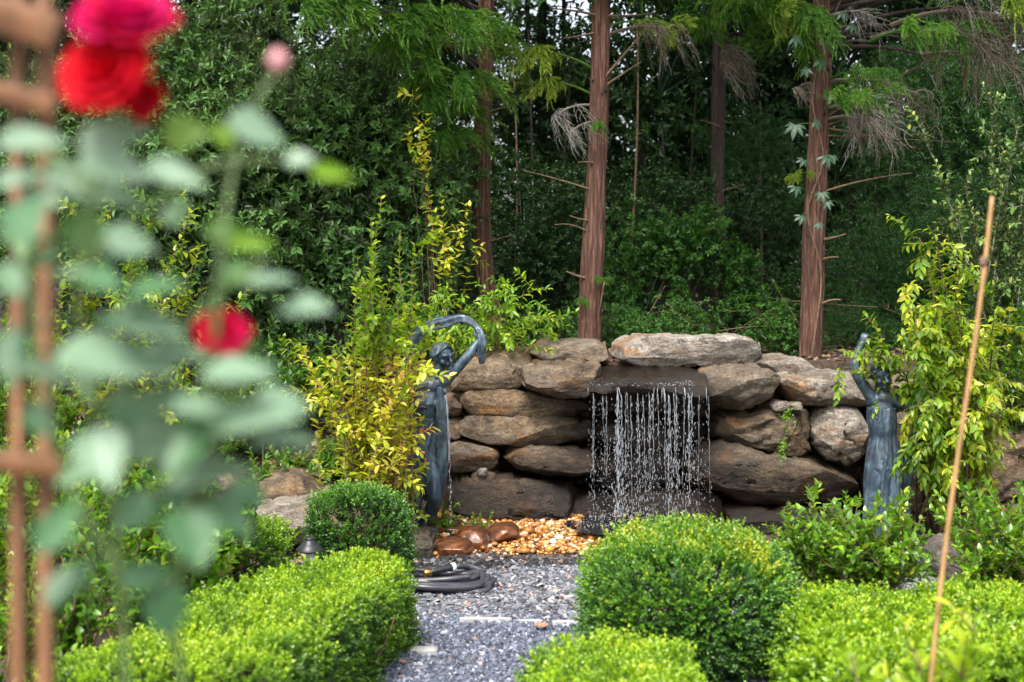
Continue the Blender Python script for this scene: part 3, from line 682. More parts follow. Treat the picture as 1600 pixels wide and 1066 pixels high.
# hose: one long flattened coil
Hx, Hy = at(715, 0, 6.1)[0], 6.08
hose = thing('garden_hose', 'coiled black rubber garden hose lying on the slate chips', 'hose', (Hx, Hy, .006))
gh = np.random.default_rng(4); pts = []
for k in range(8):
    rx = .20 + gh.uniform(-.05, .03); ry = .10 + gh.uniform(-.035, .05); cx = Hx - .09 + gh.uniform(-.035, .035); cy = Hy + gh.uniform(-.04, .04)
    for a in np.linspace(0, 2 * math.pi, 10, endpoint=False):
        z = .016 + k * .0045 + .008 * math.sin(a * 2 + k * 1.3) + .004
        pts.append((cx + rx * math.cos(a), cy + ry * math.sin(a) + .012 * math.sin(3 * a + k), max(z, .016)))
mb = MB(); tube(mb, spline(pts, 620), .0125, 10); 
part('hose_coil', mb, M['hose'], hose)
mb = MB(); p0 = np.array([Hx - .115, Hy - .02, .073]); p1 = np.array([Hx + .005, Hy + .055, .083]); d = nrm(p1 - p0)
tube(mb, [p0 + d * t for t in (0, .012, .03, .10, .118, .13)], [.008, .011, .014, .017, .013, .008], 12); part('nozzle', mb, M['black'], hose)
mb = MB(); tube(mb, [p0 - d * .03, p0 - d * .022, p0 - d * .002, p0 + d * .004], [.013, .016, .016, .012], 12); part('brass_coupling', mb, M['brass'], hose)
mb = MB(); tube(mb, [p0 + d * .104, p0 + d * .106, p0 + d * .120, p0 + d * .122], [.016, .019, .019, .016], 12); part('white_collar', mb, M['white_plastic'], hose)
mb = MB(); tube(mb, spline([p0 + d * .13, p0 + d * .18 + [0, .01, -.01], [Hx + .11, Hy + .09, .05], [Hx + .08, Hy + .14, .03], [Hx - .1, Hy + .16, .02], [Hx - .32, Hy + .15, .018]], 60), .0125, 10); part('hose_end', mb, M['hose'], hose)

def lathe(mb, c, prof, k=24, tint=.5):
    a = np.arange(k) * 2 * np.pi / k; V = np.concatenate([np.stack([c[0] + r * np.cos(a), c[1] + r * np.sin(a), np.full(k, c[2] + z)], -1) for r, z in prof])
    i = np.arange(len(prof) - 1)[:, None] * k; j = np.arange(k)[None]; j2 = (j + 1) % k
    mb.add(V, np.stack([i + j, i + j2, i + k + j2, i + k + j], -1).reshape(-1, 4), tint)
lc = at(484, 856, 5.62); lamp = thing('path_light', 'black path light with a conical hat between the low hedge and the small box bush', 'path light', (lc[0], lc[1], 0))
hz = lc[2]
mb = MB(); lathe(mb, (lc[0], lc[1], 0), [(.001, 0), (.010, 0), (.010, hz), (.001, hz)], 10); part('post', mb, M['black'], lamp)
mb = MB(); lathe(mb, (lc[0], lc[1], hz), [(.001, -.004), (.050, -.014), (.056, -.012), (.056, -.006), (.034, .014), (.022, .026), (.020, .032), (.001, .032)]); part('hat', mb, M['black'], lamp)
mb = MB(); lathe(mb, (lc[0], lc[1], hz), [(.001, .032), (.019, .032), (.021, .036), (.019, .041), (.001, .043)]); part('cap', mb, M['black'], lamp)
mb = MB(); lathe(mb, (lc[0], lc[1], hz), [(.014, -.06), (.016, -.055), (.016, -.012), (.014, -.01)]); part('lens', mb, M['white_plastic'], lamp)

# bamboo stake, leaning to the right at its top
p0, p1 = at(1448, 1110, 3.0), at(1549, 308, 3.0); p0b = p0 + (p0 - p1) * (p0[2] / (p1[2] - p0[2])) + 0
d = (p1 - p0b); st = thing('garden_stake', 'thin leaning bamboo stake standing in the right foreground', 'stake', p0b)
mb = MB(); ts = np.linspace(0, 1, 60); nodes = [.12, .27, .43, .58, .74, .9]
rad = .0058 - .0012 * ts + sum(.0016 * np.exp(-((ts - q) / .006) ** 2) for q in nodes)
tube(mb, p0b + d * ts[:, None] + np.stack([.004 * np.sin(ts * 9), 0 * ts, 0 * ts], -1), rad, 10); part('cane', mb, M['bamboo_cane'], st)
mb = MB(); q = p0b + d * .905; tube(mb, [q, q + nrm(d) * .006, q + nrm(d) * .014, q + nrm(d) * .02], [.0072, .0088, .0088, .0072], 10); part('tie', mb, M['twig'], st)

# fallen leaves on the gravel
def fallen(px, py, size, rot, label, lobed=True):
    Y = 1.39 * FPX / (py - HOR); p = at(px, py, Y); p[2] = .026
    mb = MB(); n = 5 if lobed else 1
    for k in range(n):
        a = rot + (k - (n - 1) / 2) * .62; L = size * (1 - .14 * abs(k - (n - 1) / 2))
        put_leaves(mb, T_fine(.26, .14, .22), p[None], np.array([[math.cos(a), math.sin(a), .12]]), np.array([[.1 * k - .2, -.25, 1.0]]), np.array([L]), np.array([.5]))
    solo('fallen_leaf', mb, M['dry_leaf'], label, 'fallen leaf', p, group='fallen leaves on the gravel path')
fallen(842, 978, .045, .9, 'largest curled brown leaf, lying on the blue gravel near the edging stones')
fallen(794, 922, .028, .3, 'reddish leaf scrap on the slate chips right of the hose', False)
fallen(786, 915, .024, 2.2, 'small orange leaf scrap touching the right end of the hose', False)
fallen(810, 1060, .028, 1.2, 'small tan leaf on the gravel at the bottom edge', False)
fallen(636, 1034, .03, 2.6, 'brown leaf under the corner of the front left hedge', False)
# ------------------------------------------------------------------ statues
def bronze_mat(name, dark):
    m, nt, b, out = newmat(name); v = coords(nt); vs = coords(nt, (1, 1, .22))
    base = ramp(nt, [(.3, (.014, .018, .026)), (.5, (.04, .065, .095)), (.68, (.11, .165, .21)), (.82, (.27, .36, .40))], noise_(nt, 16, 7, .68, v, .5)).outputs[0]
    streak = ramp(nt, [(.52, (0, 0, 0)), (.7, (.7, .7, .7))], noise_(nt, 34, 5, .6, vs)).outputs[0]
    c = mixc(nt, streak, base, (.17, .25, .28))
    brown = ramp(nt, [(.5, (0, 0, 0)), (.7, (.85, .85, .85))], noise_(nt, 5, 4, .6, v)).outputs[0]
    c = mixc(nt, brown, c, dark)
    nt.links.new(c, b.inputs['Base Color']); b.inputs['Metallic'].default_value = .25
    b.inputs['Roughness'].default_value = .42; bump(nt, b, noise_(nt, 60, 5, .6, v), .25, .003); return m
M['bronze'] = bronze_mat('weathered bronze', (.05, .045, .05))
M['bronze_brown'] = bronze_mat('brown bronze', (.075, .048, .028))
DEPS = None
def remeshed(name, mb, mat, parent, vox=.0034, sm=1, label=None):
    """joins overlapping shapes into one continuous skin"""
    base = Vector((0, 0, 0)); q = parent
    while q is not None: base += q.location; q = q.parent
    me = mb.mesh(name + '_src', mat, base); o = bpy.data.objects.new(name + '_src', me); COL.objects.link(o)
    r = o.modifiers.new('r', 'REMESH'); r.mode = 'VOXEL'; r.voxel_size = vox; r.use_smooth_shade = True
    s = o.modifiers.new('s', 'SMOOTH'); s.iterations = sm; s.factor = .5
    dc = o.modifiers.new('d', 'DECIMATE'); dc.ratio = .35
    dg = bpy.context.evaluated_depsgraph_get(); me2 = bpy.data.meshes.new_from_object(o.evaluated_get(dg))
    bpy.data.objects.remove(o); bpy.data.meshes.remove(me)
    me2.name = name; me2.materials.clear(); me2.materials.append(mat)
    return link(name, me2, parent, label=label)
def ell(mb, c, r, Rm=None):
    V = IV * np.asarray(r)
    if Rm is not None: V = V @ np.asarray(Rm).T
    mb.add(V + np.asarray(c), IF)
def limb(mb, pts, rad, k=14, n=24, flat=1.0):
    P = spline(pts, n); s = np.linspace(0, 1, len(rad)); tube(mb, P, np.interp(np.linspace(0, 1, n), s, rad), k, flat=flat)
    for p, r in ((P[0], rad[0]), (P[-1], rad[-1])): ell(mb, p, [r] * 3)
def rotm(ax, a): return np.array(Matrix.Rotation(a, 3, ax))
def head(mb, hair, c, r, Rm):
    """a face about 2r high; local axes: x to its left, -y forward, z up"""
    L = lambda p: np.asarray(c) + np.asarray(Rm) @ (np.asarray(p, float) * r)
    ell(mb, L((0, .08, .12)), np.array([.74, .86, .86]) * r, Rm); ell(mb, L((0, -.18, -.38)), np.array([.54, .56, .56]) * r, Rm)
    ell(mb, L((0, -.62, -.72)), np.array([.22, .2, .18]) * r, Rm)                                     # chin
    limb(mb, [L((0, -.76, .18)), L((0, -.88, -.02)), L((0, -1.0, -.20))], [.07 * r, .09 * r, .13 * r], 8, 8)   # nose
    for s in (-1, 1):
        limb(mb, [L((s * .12, -.76, .24)), L((s * .3, -.74, .28)), L((s * .5, -.58, .2))], [.07 * r, .08 * r, .06 * r], 8, 8)   # brow
        ell(mb, L((s * .29, -.67, .07)), np.array([.13, .08, .07]) * r, Rm)                              # eye
        ell(mb, L((s * .42, -.5, -.28)), np.array([.2, .2, .2]) * r, Rm)                                 # cheek
        ell(mb, L((s * .75, .06, -.06)), np.array([.08, .16, .24]) * r, Rm)                              # ear
    ell(mb, L((0, -.74, -.44)), np.array([.2, .1, .055]) * r, Rm); ell(mb, L((0, -.72, -.54)), np.array([.17, .1, .06]) * r, Rm)   # lips
    # hair: wavy locks combed back from a parting to a knot behind
    ell(hair, L((0, .28, .26)), np.array([.78, .8, .78]) * r, Rm)
    for s in (-1, 1):
        for q in range(7):
            u = q / 6
            pts = [L((s * .03, -.52 + .8 * u, .93 - .05 * u + .1 * math.sin(3 * u))), L((s * (.52 + .1 * u), -.42 + .8 * u, .66)), L((s * .84, -.22 + .7 * u, .32 - .1 * u)), L((s * .80, .28 + .4 * u, -.12 - .12 * u)), L((s * .34, .86, -.18 - .14 * u))]
            P = spline(pts, 26); w_ = np.sin(np.linspace(0, 16, 26) + q) * .035 * r; P = P + nrm(P - np.asarray(c)) * w_[:, None]; P = np.asarray(c) + (P - np.asarray(c)) * .93
            tube(hair, P, .085 * r, 7)
    ell(hair, L((0, 1.0, -.05)), np.array([.42, .36, .4]) * r, Rm)
def hand(mb, wrist, d, n, L, curl, side):
    """palm and five fingers; d along the hand, n out of the back of the hand, side the thumb's side (+1/-1)"""
    d = nrm(d); n = nrm(n - d * np.dot(n, d)); x = np.cross(d, n) * side; w = np.asarray(wrist, float)
    P = lambda a, b, c: w + d * a * L + x * b * L + n * c * L
    Rm = np.stack([x, d, n], 1)
    ell(mb, P(.26, 0, 0), np.array([.21, .30, .10]) * L, Rm)
    for k, (b, ln) in enumerate(((.16, .44), (.055, .50), (-.05, .46), (-.145, .36))):
        c1, c2, c3 = curl * .5, curl * 1.2, curl * 1.8; p = [P(.42, b, .01)]; a, h = .42, .01
        for cc, f in ((c1, .45), (c2, .32), (c3, .23)):
            a += math.cos(cc) * ln * f; h -= math.sin(cc) * ln * f; p.append(P(a, b * 1.12, h))
        limb(mb, p, [.062 * L, .056 * L, .05 * L, .042 * L], 8, 12)
    limb(mb, [P(.12, .14, 0), P(.26, .27, -.03), P(.40, .31, -.10 - .1 * curl), P(.50, .27, -.16 - .16 * curl)], [.08 * L, .068 * L, .058 * L, .045 * L], 8, 12)
def drape(mb, rings, nf=9, amp=.1, k=90, seed=0, n=60, twist=.6):
    """hanging cloth: a stack of ellipses (x, y, z, rx, ry) with folds that run down it and swing with the hips"""
    r_ = np.asarray(rings, float); t = np.linspace(0, 1, len(r_)); T = np.linspace(0, 1, n)
    Q = np.stack([np.interp(T, t, r_[:, i]) for i in range(5)], -1)
    for _ in range(3): Q[1:-1] = (Q[:-2] + 2 * Q[1:-1] + Q[2:]) / 4
    a = np.linspace(0, 2 * np.pi, k, endpoint=False)
    A = a[None] + twist * T[:, None]
    f = np.sin(nf * A + 1.3 * np.sin(2 * A + seed)) * .6 + np.sin((nf * 1.9) * A + seed + 3 * T[:, None]) * .35 + .5 * np.sin(5 * A + 16 * T[:, None] + seed) * .3
    rad = 1 + amp * (.35 + .9 * T[:, None]) * f
    V = np.stack([Q[:, 0:1] + Q[:, 3:4] * rad * np.cos(a), Q[:, 1:2] + Q[:, 4:5] * rad * np.sin(a), np.broadcast_to(Q[:, 2:3], rad.shape) + .006 * f], -1)
    i = np.arange(n - 1)[:, None] * k; j = np.arange(k)[None]; j2 = (j + 1) % k
    mb.add(V.reshape(-1, 3), [np.stack([i + j, i + k + j, i + k + j2, i + j2], -1).reshape(-1, 4), np.arange(k)[None], ((n - 1) * k + np.arange(k))[None, ::-1]])
def band(mb, pts, wid, n=70, k=18, nf=4, seed=0, flat=.55, taper=None):
    P = spline(pts, n); t = np.linspace(0, 1, n); r_ = np.interp(t, np.linspace(0, 1, len(wid)), wid)
    fold = lambda tt, a: 1 + .26 * np.sin(nf * a[None] + 2.2 * np.sin(7 * tt[:, None] + seed)) * (.5 + .5 * np.sin(9 * tt[:, None] + seed) ** 2)
    tube(mb, P, r_, k, flat=flat, rmod=fold)

def statue_a():
    Y = 7.06; s = m_per_px(Y); A = lambda x, y, dy=0.: at(x, y, Y) + np.array([0, dy, 0])
    b0 = A(664, 822); root = thing('statue', 'bronze woman half hidden by yellow leaves, holding a cloth in an arc overhead', 'statue', (b0[0], b0[1], b0[2]), 'bronze fountain statues')
    mb = MB(); hair = MB()
    limb(mb, [A(664,708), A(662,690), A(664,668), A(668,645), A(671,622), A(674,604)], [24*s, 27*s, 21*s, 22*s, 24*s, 15*s], 20, 30, flat=.72)
    limb(mb, [A(648,606), A(672,602), A(690,600)], [10*s, 13*s, 10*s])
    for x in (664, 684): ell(mb, A(x, 632, -.038), [9*s, 8*s, 8.5*s])
    limb(mb, [A(675,606), A(682,588), A(688,572,-.005)], [9.5*s, 8.5*s, 8.5*s])
    Rm = rotm('Z', R(42)) @ rotm('Y', R(-8)) @ rotm('X', R(12))
    head(mb, hair, A(692, 556, -.01), 21*s, Rm)
    limb(mb, [A(688,601), A(704,586,-.02), A(722,567,-.03)], [10*s, 9*s, 7.8*s]); limb(mb, [A(722,567,-.03), A(737,549,-.03), A(748,532,-.02)], [8*s, 7.6*s, 5.2*s])
    hand(mb, A(748,532,-.02), np.array([.3, -.3, 1]), np.array([.5, -1, 0]), 27*s, 1.2, -1)
    limb(mb, [A(650,607), A(632,622,-.02), A(622,641,-.05)], [10*s, 9*s, 8*s]); limb(mb, [A(622,641,-.05), A(640,634,-.10), A(656,627,-.115)], [8*s, 7.4*s, 5.2*s])
    hand(mb, A(656,627,-.115), np.array([1, -.05, .25]), np.array([0, -1, .2]), 27*s, .5, 1)
    # legs below the hem
    limb(mb, [A(652,715), A(648,762,-.04), A(650,772,-.05), A(647,800,-.02), A(645,816,0)], [19*s, 12*s, 12*s, 10.5*s, 6.5*s])
    limb(mb, [A(674,715), A(680,760,-.07), A(681,772,-.07), A(672,800,-.01), A(661,818,.01)], [19*s, 13*s, 12.5*s, 11*s, 6.5*s])
    for x, y, dx in ((645,819,-4), (661,821,4)): limb(mb, [A(x,y), A(x+dx,y+3,-.03), A(x+dx*1.6,y+5,-.06)], [6.5*s, 6.5*s, 5*s])
    remeshed('body', mb, M['bronze'], root); remeshed('hair', hair, M['bronze'], root, .003, 1)
    mb = MB(); drape(mb, [(*A(668,652), 22*s, 17*s), (*A(668,672), 24*s, 18*s), (*A(664,700), 30*s, 23*s), (*A(668,735), 29*s, 24*s), (*A(672,760), 25*s, 22*s), (*A(676,782), 13*s, 15*s)], 9, .13, seed=2)
    band(mb, [A(688,604,-.05), A(690,640,-.06), A(692,690,-.06), A(690,740,-.05), A(682,782,-.04)], [4*s, 8*s, 10*s, 9*s, 4*s], seed=1)
    remeshed('dress', mb, M['bronze'], root, .0033, 1)
    mb = MB(); band(mb, [A(753,567,-.02), A(752,549,-.03), A(752,526,-.03), A(744,510,-.01), A(724,498,0), A(700,503,.02), A(676,508,.04), A(656,520,.05), A(643,542,.06), A(634,575,.07), A(630,640,.08)], [5*s, 8*s, 5*s, 7.5*s, 8.5*s, 9*s, 9*s, 9*s, 10*s, 10*s, 12*s], seed=4, flat=.7)
    remeshed('raised_cloth', mb, M['bronze'], root, .003, 1)
    mb = MB(); box(mb, A(658, 829), (.075, .06, .022), rotm('Z', .2)); part('plinth', mb, M['bronze_brown'], root)
    p = A(695,606,-.07); mb = MB(); tube(mb, [p, p + [.003, -.01, -.012], p + [.006, -.014, -.024]], [3.4*s, 3.2*s, 2.6*s], 10); part('spout', mb, M['bronze_brown'], root)
    return p + np.array([.006, -.014, -.024])
def statue_b():
    Y = 6.98; s = m_per_px(Y); A = lambda x, y, dy=0.: at(x, y, Y) + np.array([0, dy, 0])
    b0 = A(1384, 848); root = thing('statue', 'blue green bronze woman with one raised arm, under the weeping yellow shrub', 'statue', (b0[0], b0[1], max(b0[2], 0)), 'bronze fountain statues')
    mb = MB(); hair = MB()
    limb(mb, [A(1380,730), A(1384,706), A(1380,684), A(1378,660), A(1377,638), A(1378,622)], [25*s, 25*s, 18*s, 20*s, 22*s, 14*s], 20, 30, flat=.75)
    limb(mb, [A(1362,626), A(1380,622), A(1398,625)], [10*s, 12*s, 10*s])
    for x in (1369, 1386): ell(mb, A(x, 652, -.036), [9*s, 8*s, 8.5*s])
    limb(mb, [A(1376,628), A(1375,614), A(1375,602)], [9*s, 8.2*s, 8.2*s])
    head(mb, hair, A(1376, 588, -.005), 20*s, rotm('Z', R(14)) @ rotm('X', R(8)))
    limb(mb, [A(1363,624), A(1349,603,-.01), A(1333,578,-.02)], [9.5*s, 9*s, 7.8*s]); limb(mb, [A(1333,578,-.02), A(1337,556,-.02), A(1344,537,-.02)], [7.8*s, 7.4*s, 5*s])
    hand(mb, A(1344,537,-.02), np.array([.35, -.1, 1]), np.array([-.6, -.8, 0]), 26*s, .9, 1)
    limb(mb, [A(1398,626), A(1418,634,-.01), A(1438,636,-.02)], [9.5*s, 9*s, 7.8*s]); limb(mb, [A(1438,636,-.02), A(1449,618,-.02), A(1456,600,-.02)], [7.8*s, 7.4*s, 5*s])
    hand(mb, A(1456,600,-.02), np.array([.1, -.1, 1]), np.array([.6, -.8, 0]), 26*s, .9, -1)
    for x in (1370, 1394): limb(mb, [A(x,838), A(x,844,-.03), A(x,848,-.06)], [7*s, 7*s, 5*s])
    remeshed('body', mb, M['bronze'], root); remeshed('hair', hair, M['bronze'], root, .003, 1)
    mb = MB(); drape(mb, [(*A(1377,636), 22*s, 19*s), (*A(1378,658), 23*s, 23*s), (*A(1380,684), 20*s, 18*s), (*A(1382,710), 27*s, 22*s), (*A(1381,750), 29*s, 24*s), (*A(1381,800), 30*s, 26*s), (*A(1383,838), 34*s, 28*s)], 10, .12, seed=5, twist=.9)
    remeshed('dress', mb, M['bronze'], root, .0033, 1)
    mb = MB(); band(mb, [A(1459,574,-.02), A(1457,590,-.02), A(1456,625,0), A(1440,690,.06), A(1420,760,.07), A(1414,840,.06)], [4*s, 6*s, 8*s, 10*s, 12*s, 12*s], seed=6, flat=.7)
    remeshed('raised_cloth', mb, M['bronze'], root, .003, 1)
    mb = MB(); box(mb, (b0[0], b0[1], .5 * max(b0[2], .03)), (.12, .10, max(b0[2], .03) * .5 + .004)); part('plinth', mb, M['bronze_brown'], root)
SPOUT = statue_a(); statue_b()
gs = np.random.default_rng(3); mb = MB()
n = 30; zz = np.linspace(SPOUT[2], .10, n); fall = (SPOUT[2] - zz)
for k in range(2):
    xs = SPOUT[0] + .030 * np.sqrt(fall / fall[-1]) + .003 * np.sin(zz * 40 + k * 3); ys = SPOUT[1] - .02 * np.sqrt(fall / fall[-1]) + .003 * np.cos(zz * 33 + k)
    m = 16; tube(mb, np.stack([xs, ys, zz], -1)[:m], np.linspace(.0035, .0016, m), 6)
n = 90; t = gs.random(n); f = t * (SPOUT[2] - .1)
P = np.stack([SPOUT[0] + .03 * np.sqrt(t) + gs.normal(0, .003, n), SPOUT[1] - .02 * np.sqrt(t) + gs.normal(0, .003, n), SPOUT[2] - f], -1); r_ = gs.uniform(.001, .003, n); drops(mb, P, r_, r_ * gs.uniform(2, 5, n), gs)
solo('water_jet', mb, M['falls'], kind='stuff')
# ------------------------------------------------------------------ the wood behind
def broad_crown(seed, nsp=620, nl=8, ll=.062, T=T_cheap(.24, .1, -.12), clumps=13, rad=(.75, .75, .7), opn=1.0, drop=0):
    g = np.random.default_rng(seed)
    c = g.normal(0, .5, (clumps, 3)) * rad; c = c / np.maximum(1, np.linalg.norm(c / rad, axis=1))[:, None]
    r_ = g.uniform(.24, .42, clumps); k = g.integers(0, clumps, nsp); d = nrm(g.normal(0, 1, (nsp, 3)) + [0, 0, .25])
    P = c[k] + d * (r_[k] * g.random(nsp) ** .4)[:, None]
    D = nrm(d + g.normal(0, .5, (nsp, 3)) + [0, 0, .25 - drop])
    a = sprigs(P, D, g.uniform(.07, .16, nsp), nl, ll, opn, g, tint0=np.clip(.30 + .18 * g.random(nsp) + .15 * (g.random(clumps)[k]), 0, .85), tvar=.10)
    mb = MB(); put_leaves(mb, T, *a)
    for i in range(clumps):
        tube(mb, bez([0, 0, -.6], c[i] * .5 + [0, 0, -.25], c[i] + [0, 0, r_[i] * .5], 7), [.014, .012, .010, .009, .007, .005, .003], 4, tint=0)
    return mb
CROWN = [broad_crown(100 + i, 460, 8, .070).mesh('crown', M['laurel'], smooth_shade=False) for i in range(4)]
CROWN_U = [broad_crown(120 + i, 300, 7, .088, T_fine(.27, .08, -.15), rad=(.7, .7, .5)).mesh('crown', M['under'], smooth_shade=False) for i in range(3)]
CROWN_B = [broad_crown(140 + i, 560, 8, .075, T_cheap(.10, .05, -.12), 15, (.75, .75, .75), .8, .5).mesh('crown', M['bamboo'], smooth_shade=False) for i in range(3)]
CROWN_S = [broad_crown(160 + i, 470, 9, .078, T_fine(.22, .1, -.15), 14, (.62, .5, .62), .95).mesh('crown', M['silver'], smooth_shade=False) for i in range(4)]
gt = np.random.default_rng(9)
def ground_pt(px, Y): x = (px - 800) * Y / FPX; return np.array([x, Y, float(gz(x, Y)) - .02])
def crown(parent, me, p, sc=1.0, zs=1.0, name='crown'):
    o = link(name, me, parent); o.location = tuple(np.asarray(p) - np.array(parent.location)); o.rotation_euler = (gt.normal(0, .2), gt.normal(0, .2), gt.random() * 6.28)
    o.scale = (sc, sc, sc * zs); return o
def trunk_mb(mb, path, rad, k=14, n=40, ridge=.08, seed=0, tint=.5):
    P = spline(path, n); r_ = np.interp(np.linspace(0, 1, n), np.linspace(0, 1, len(rad)), rad)
    def rm(t, a):
        X = np.stack([np.cos(a)[None] * 3.4 + 0 * t[:, None], np.sin(a)[None] * 3.4 + 0 * t[:, None], t[:, None] * 5 + 0 * a[None]], -1)
        return 1 + ridge * 2 * fbm(X + seed, 3) + ridge * .5 * np.sin(9 * a[None] + 5 * np.sin(t[:, None] * 8))
    tube(mb, P, r_, k, tint, rmod=rm); return P
# rear trees and shrubs: each its own trunk and crown lumps.  (px, depth, lumps[(px,py,scale)], crowns, words)
def back_tree(px, Y, lumps, kind, label, group='dark trees of the wood', tr=.05, cat_='tree', lean=0, name='broadleaf_tree'):
    x = (px - 800) * Y / FPX; b = np.array([x, Y, float(gz(x, Y)) - .02]); t = thing(name, label, cat_, b, group)
    if tr:
        top = np.array([x + lean, Y, max(at(l[0], l[1], Y)[2] for l in lumps) + .1]); mid = (b + top) / 2 + [gt.normal(0, .08), 0, 0]
        mb = MB(); trunk_mb(mb, [b, mid, top], [tr, tr * .8, tr * .35], 8, 20, .06, px); part('trunk', mb, M['bark_dark'], t)
    for l in lumps:
        p = at(l[0], l[1], Y); p[1] += gt.normal(0, .25); crown(t, kind[int(gt.integers(len(kind)))], p, l[2], l[3] if len(l) > 3 else 1)
    return t
back_tree(60, 12.0, [(20,60,1.3),(140,180,1.2),(40,-160,1.5),(120,-330,1.6),(-80,-60,1.4),(60,330,1.1)], CROWN, 'dark evergreen tree at the far left behind the roses')
back_tree(330, 12.4, [(300,-120,1.5),(420,-260,1.6),(250,60,1.3),(400,120,1.2),(330,-420,1.6)], CROWN, 'dark evergreen tree rising behind the large grey green shrub')
back_tree(640, 12.6, [(620,-140,1.4),(720,-300,1.6),(560,-330,1.5),(680,80,1.2),(610,260,1.1)], CROWN, 'dark evergreen tree between the grey green shrub and the first cedar trunk')
back_tree(845, 12.8, [(830,250,1.1),(870,380,1.0),(810,130,.9),(800,420,1.0),(880,120,.75),(850,-260,1.5),(760,-420,1.6)], CROWN, 'dark evergreen tree seen between the first and second cedar trunks')
back_tree(1010, 12.2, [(1000,150,1.15),(1060,60,1.1),(1020,260,1.1),(980,360,.95),(1080,-80,1.3),(960,-240,1.4),(1060,-380,1.6)], CROWN, 'glossy dark evergreen just right of the middle cedar trunk')
back_tree(1170, 12.9, [(1150,220,1.1),(1190,330,1.1),(1180,-90,1.4),(1120,-330,1.6),(1230,60,1.2)], CROWN, 'dark evergreen left of the right cedar trunk')
back_tree(1360, 12.5, [(1340,260,1.2),(1400,380,1.15),(1330,60,1.3),(1420,-120,1.5),(1340,-340,1.6),(1320,440,1.0)], CROWN, 'dark evergreen behind the dead hanging conifer boughs')
back_tree(1560, 12.8, [(1540,60,1.4),(1620,-100,1.5),(1500,-330,1.6),(1640,240,1.3),(1500,300,1.2)], CROWN, 'dark evergreen at the far right edge of the wood')
# canopy farther back
for i, (px, Y, ls, lb) in enumerate([(200,16,[(100,-40),(330,-80),(220,220),(60,-420),(330,-500),(420,190)],'tall dark tree deep in the wood behind the top of the roses'),
    (560,16.5,[(500,-150),(640,60),(560,260),(520,-500),(720,330)],'tall dark tree deep in the wood behind the first cedar'),
    (930,16.5,[(960,330),(1020,430),(900,440),(1000,-480),(880,-520),(940,240)],'tall dark tree deep in the wood behind the waterfall'),
    (1230,16,[(1180,440),(1250,330),(1300,-430),(1180,150),(1260,180)],'tall dark tree deep in the wood between the creeper cedar and the thin trunk'),
    (1480,16.3,[(1450,130),(1560,340),(1520,-150),(1440,-480),(1630,40),(1420,330)],'tall dark tree deep in the wood behind the bamboo')]):
    back_tree(px, Y, [(a, b, 1.7) for a, b in ls], CROWN, lb, 'far trees deep in the wood', .09)
# canopy over the front of the wood, out of the picture but shading it
t = thing('broadleaf_tree', 'dark evergreen tree whose canopy closes over the wood above the picture', 'tree', (2.6, 13.6, float(gz(2.6, 13.6))), 'dark trees of the wood')
mb = MB(); trunk_mb(mb, [(2.6, 13.6, .9), (2.5, 13.5, 3.0), (2.2, 13.0, 5.2)], [.12, .10, .07], 8, 20); part('trunk', mb, M['bark_dark'], t)
for xx in np.linspace(-5, 6, 8):
    for yy in (9.6, 11.4, 13.4): crown(t, CROWN[int(gt.integers(4))], (xx + gt.normal(0, .3), yy + gt.normal(0, .3), 4.9 + gt.random() * .7 + (yy - 9) * .12), 1.75, .8)
# thin dark poles among the trees
for i, (px, Y, r_, dx, lb) in enumerate([(1124,11.0,.045,-8,'thin dark trunk standing between the middle and right cedars'),(1040,13.5,.03,4,'slim dark pole trunk behind the middle of the wall'),(1198,13.8,.03,-5,'slim dark pole trunk left of the right cedar'),(690,13.2,.032,6,'slim dark pole trunk left of the first cedar'),(822,13.6,.028,-4,'slim dark pole trunk between the first and middle cedars'),(884,14.2,.025,6,'slim dark pole trunk close behind the middle cedar'),(1085,14.4,.024,-8,'slim dark pole trunk behind the wide pale capstone'),(1378,13.5,.03,10,'slim dark pole trunk right of the creeper cedar')]):
    b = at(px + dx, 0, Y); b[2] = float(gz(b[0], Y)); top = at(px, -420, Y)
    t = thing('thin_tree', lb, 'tree', b, 'thin bare trunks in the wood')
    mb = MB(); trunk_mb(mb, [b, (b + top) / 2 + [gt.normal(0, .03), 0, 0], top], [r_, r_ * .85, r_ * .6], 8, 24, .06, i); part('trunk', mb, M['bark_dark'], t)
    crown(t, CROWN[i % 4], top + [0, .3, .2], 1.2); crown(t, CROWN[(i + 1) % 4], at(px + 20, -180, Y) + [0, .3, 0], .9)
    for q in range(5):
        z = gt.uniform(.35, .95); p = b + (top - b) * z; e = p + [gt.normal(0, .3), gt.normal(0, .15), gt.uniform(-.05, .2)]
        mb = MB(); tube(mb, bez(p, (p + e) / 2 + [0, 0, .04], e, 6), [.008, .007, .006, .005, .004, .002], 5); part('twig', mb, M['bark_dark'], t)

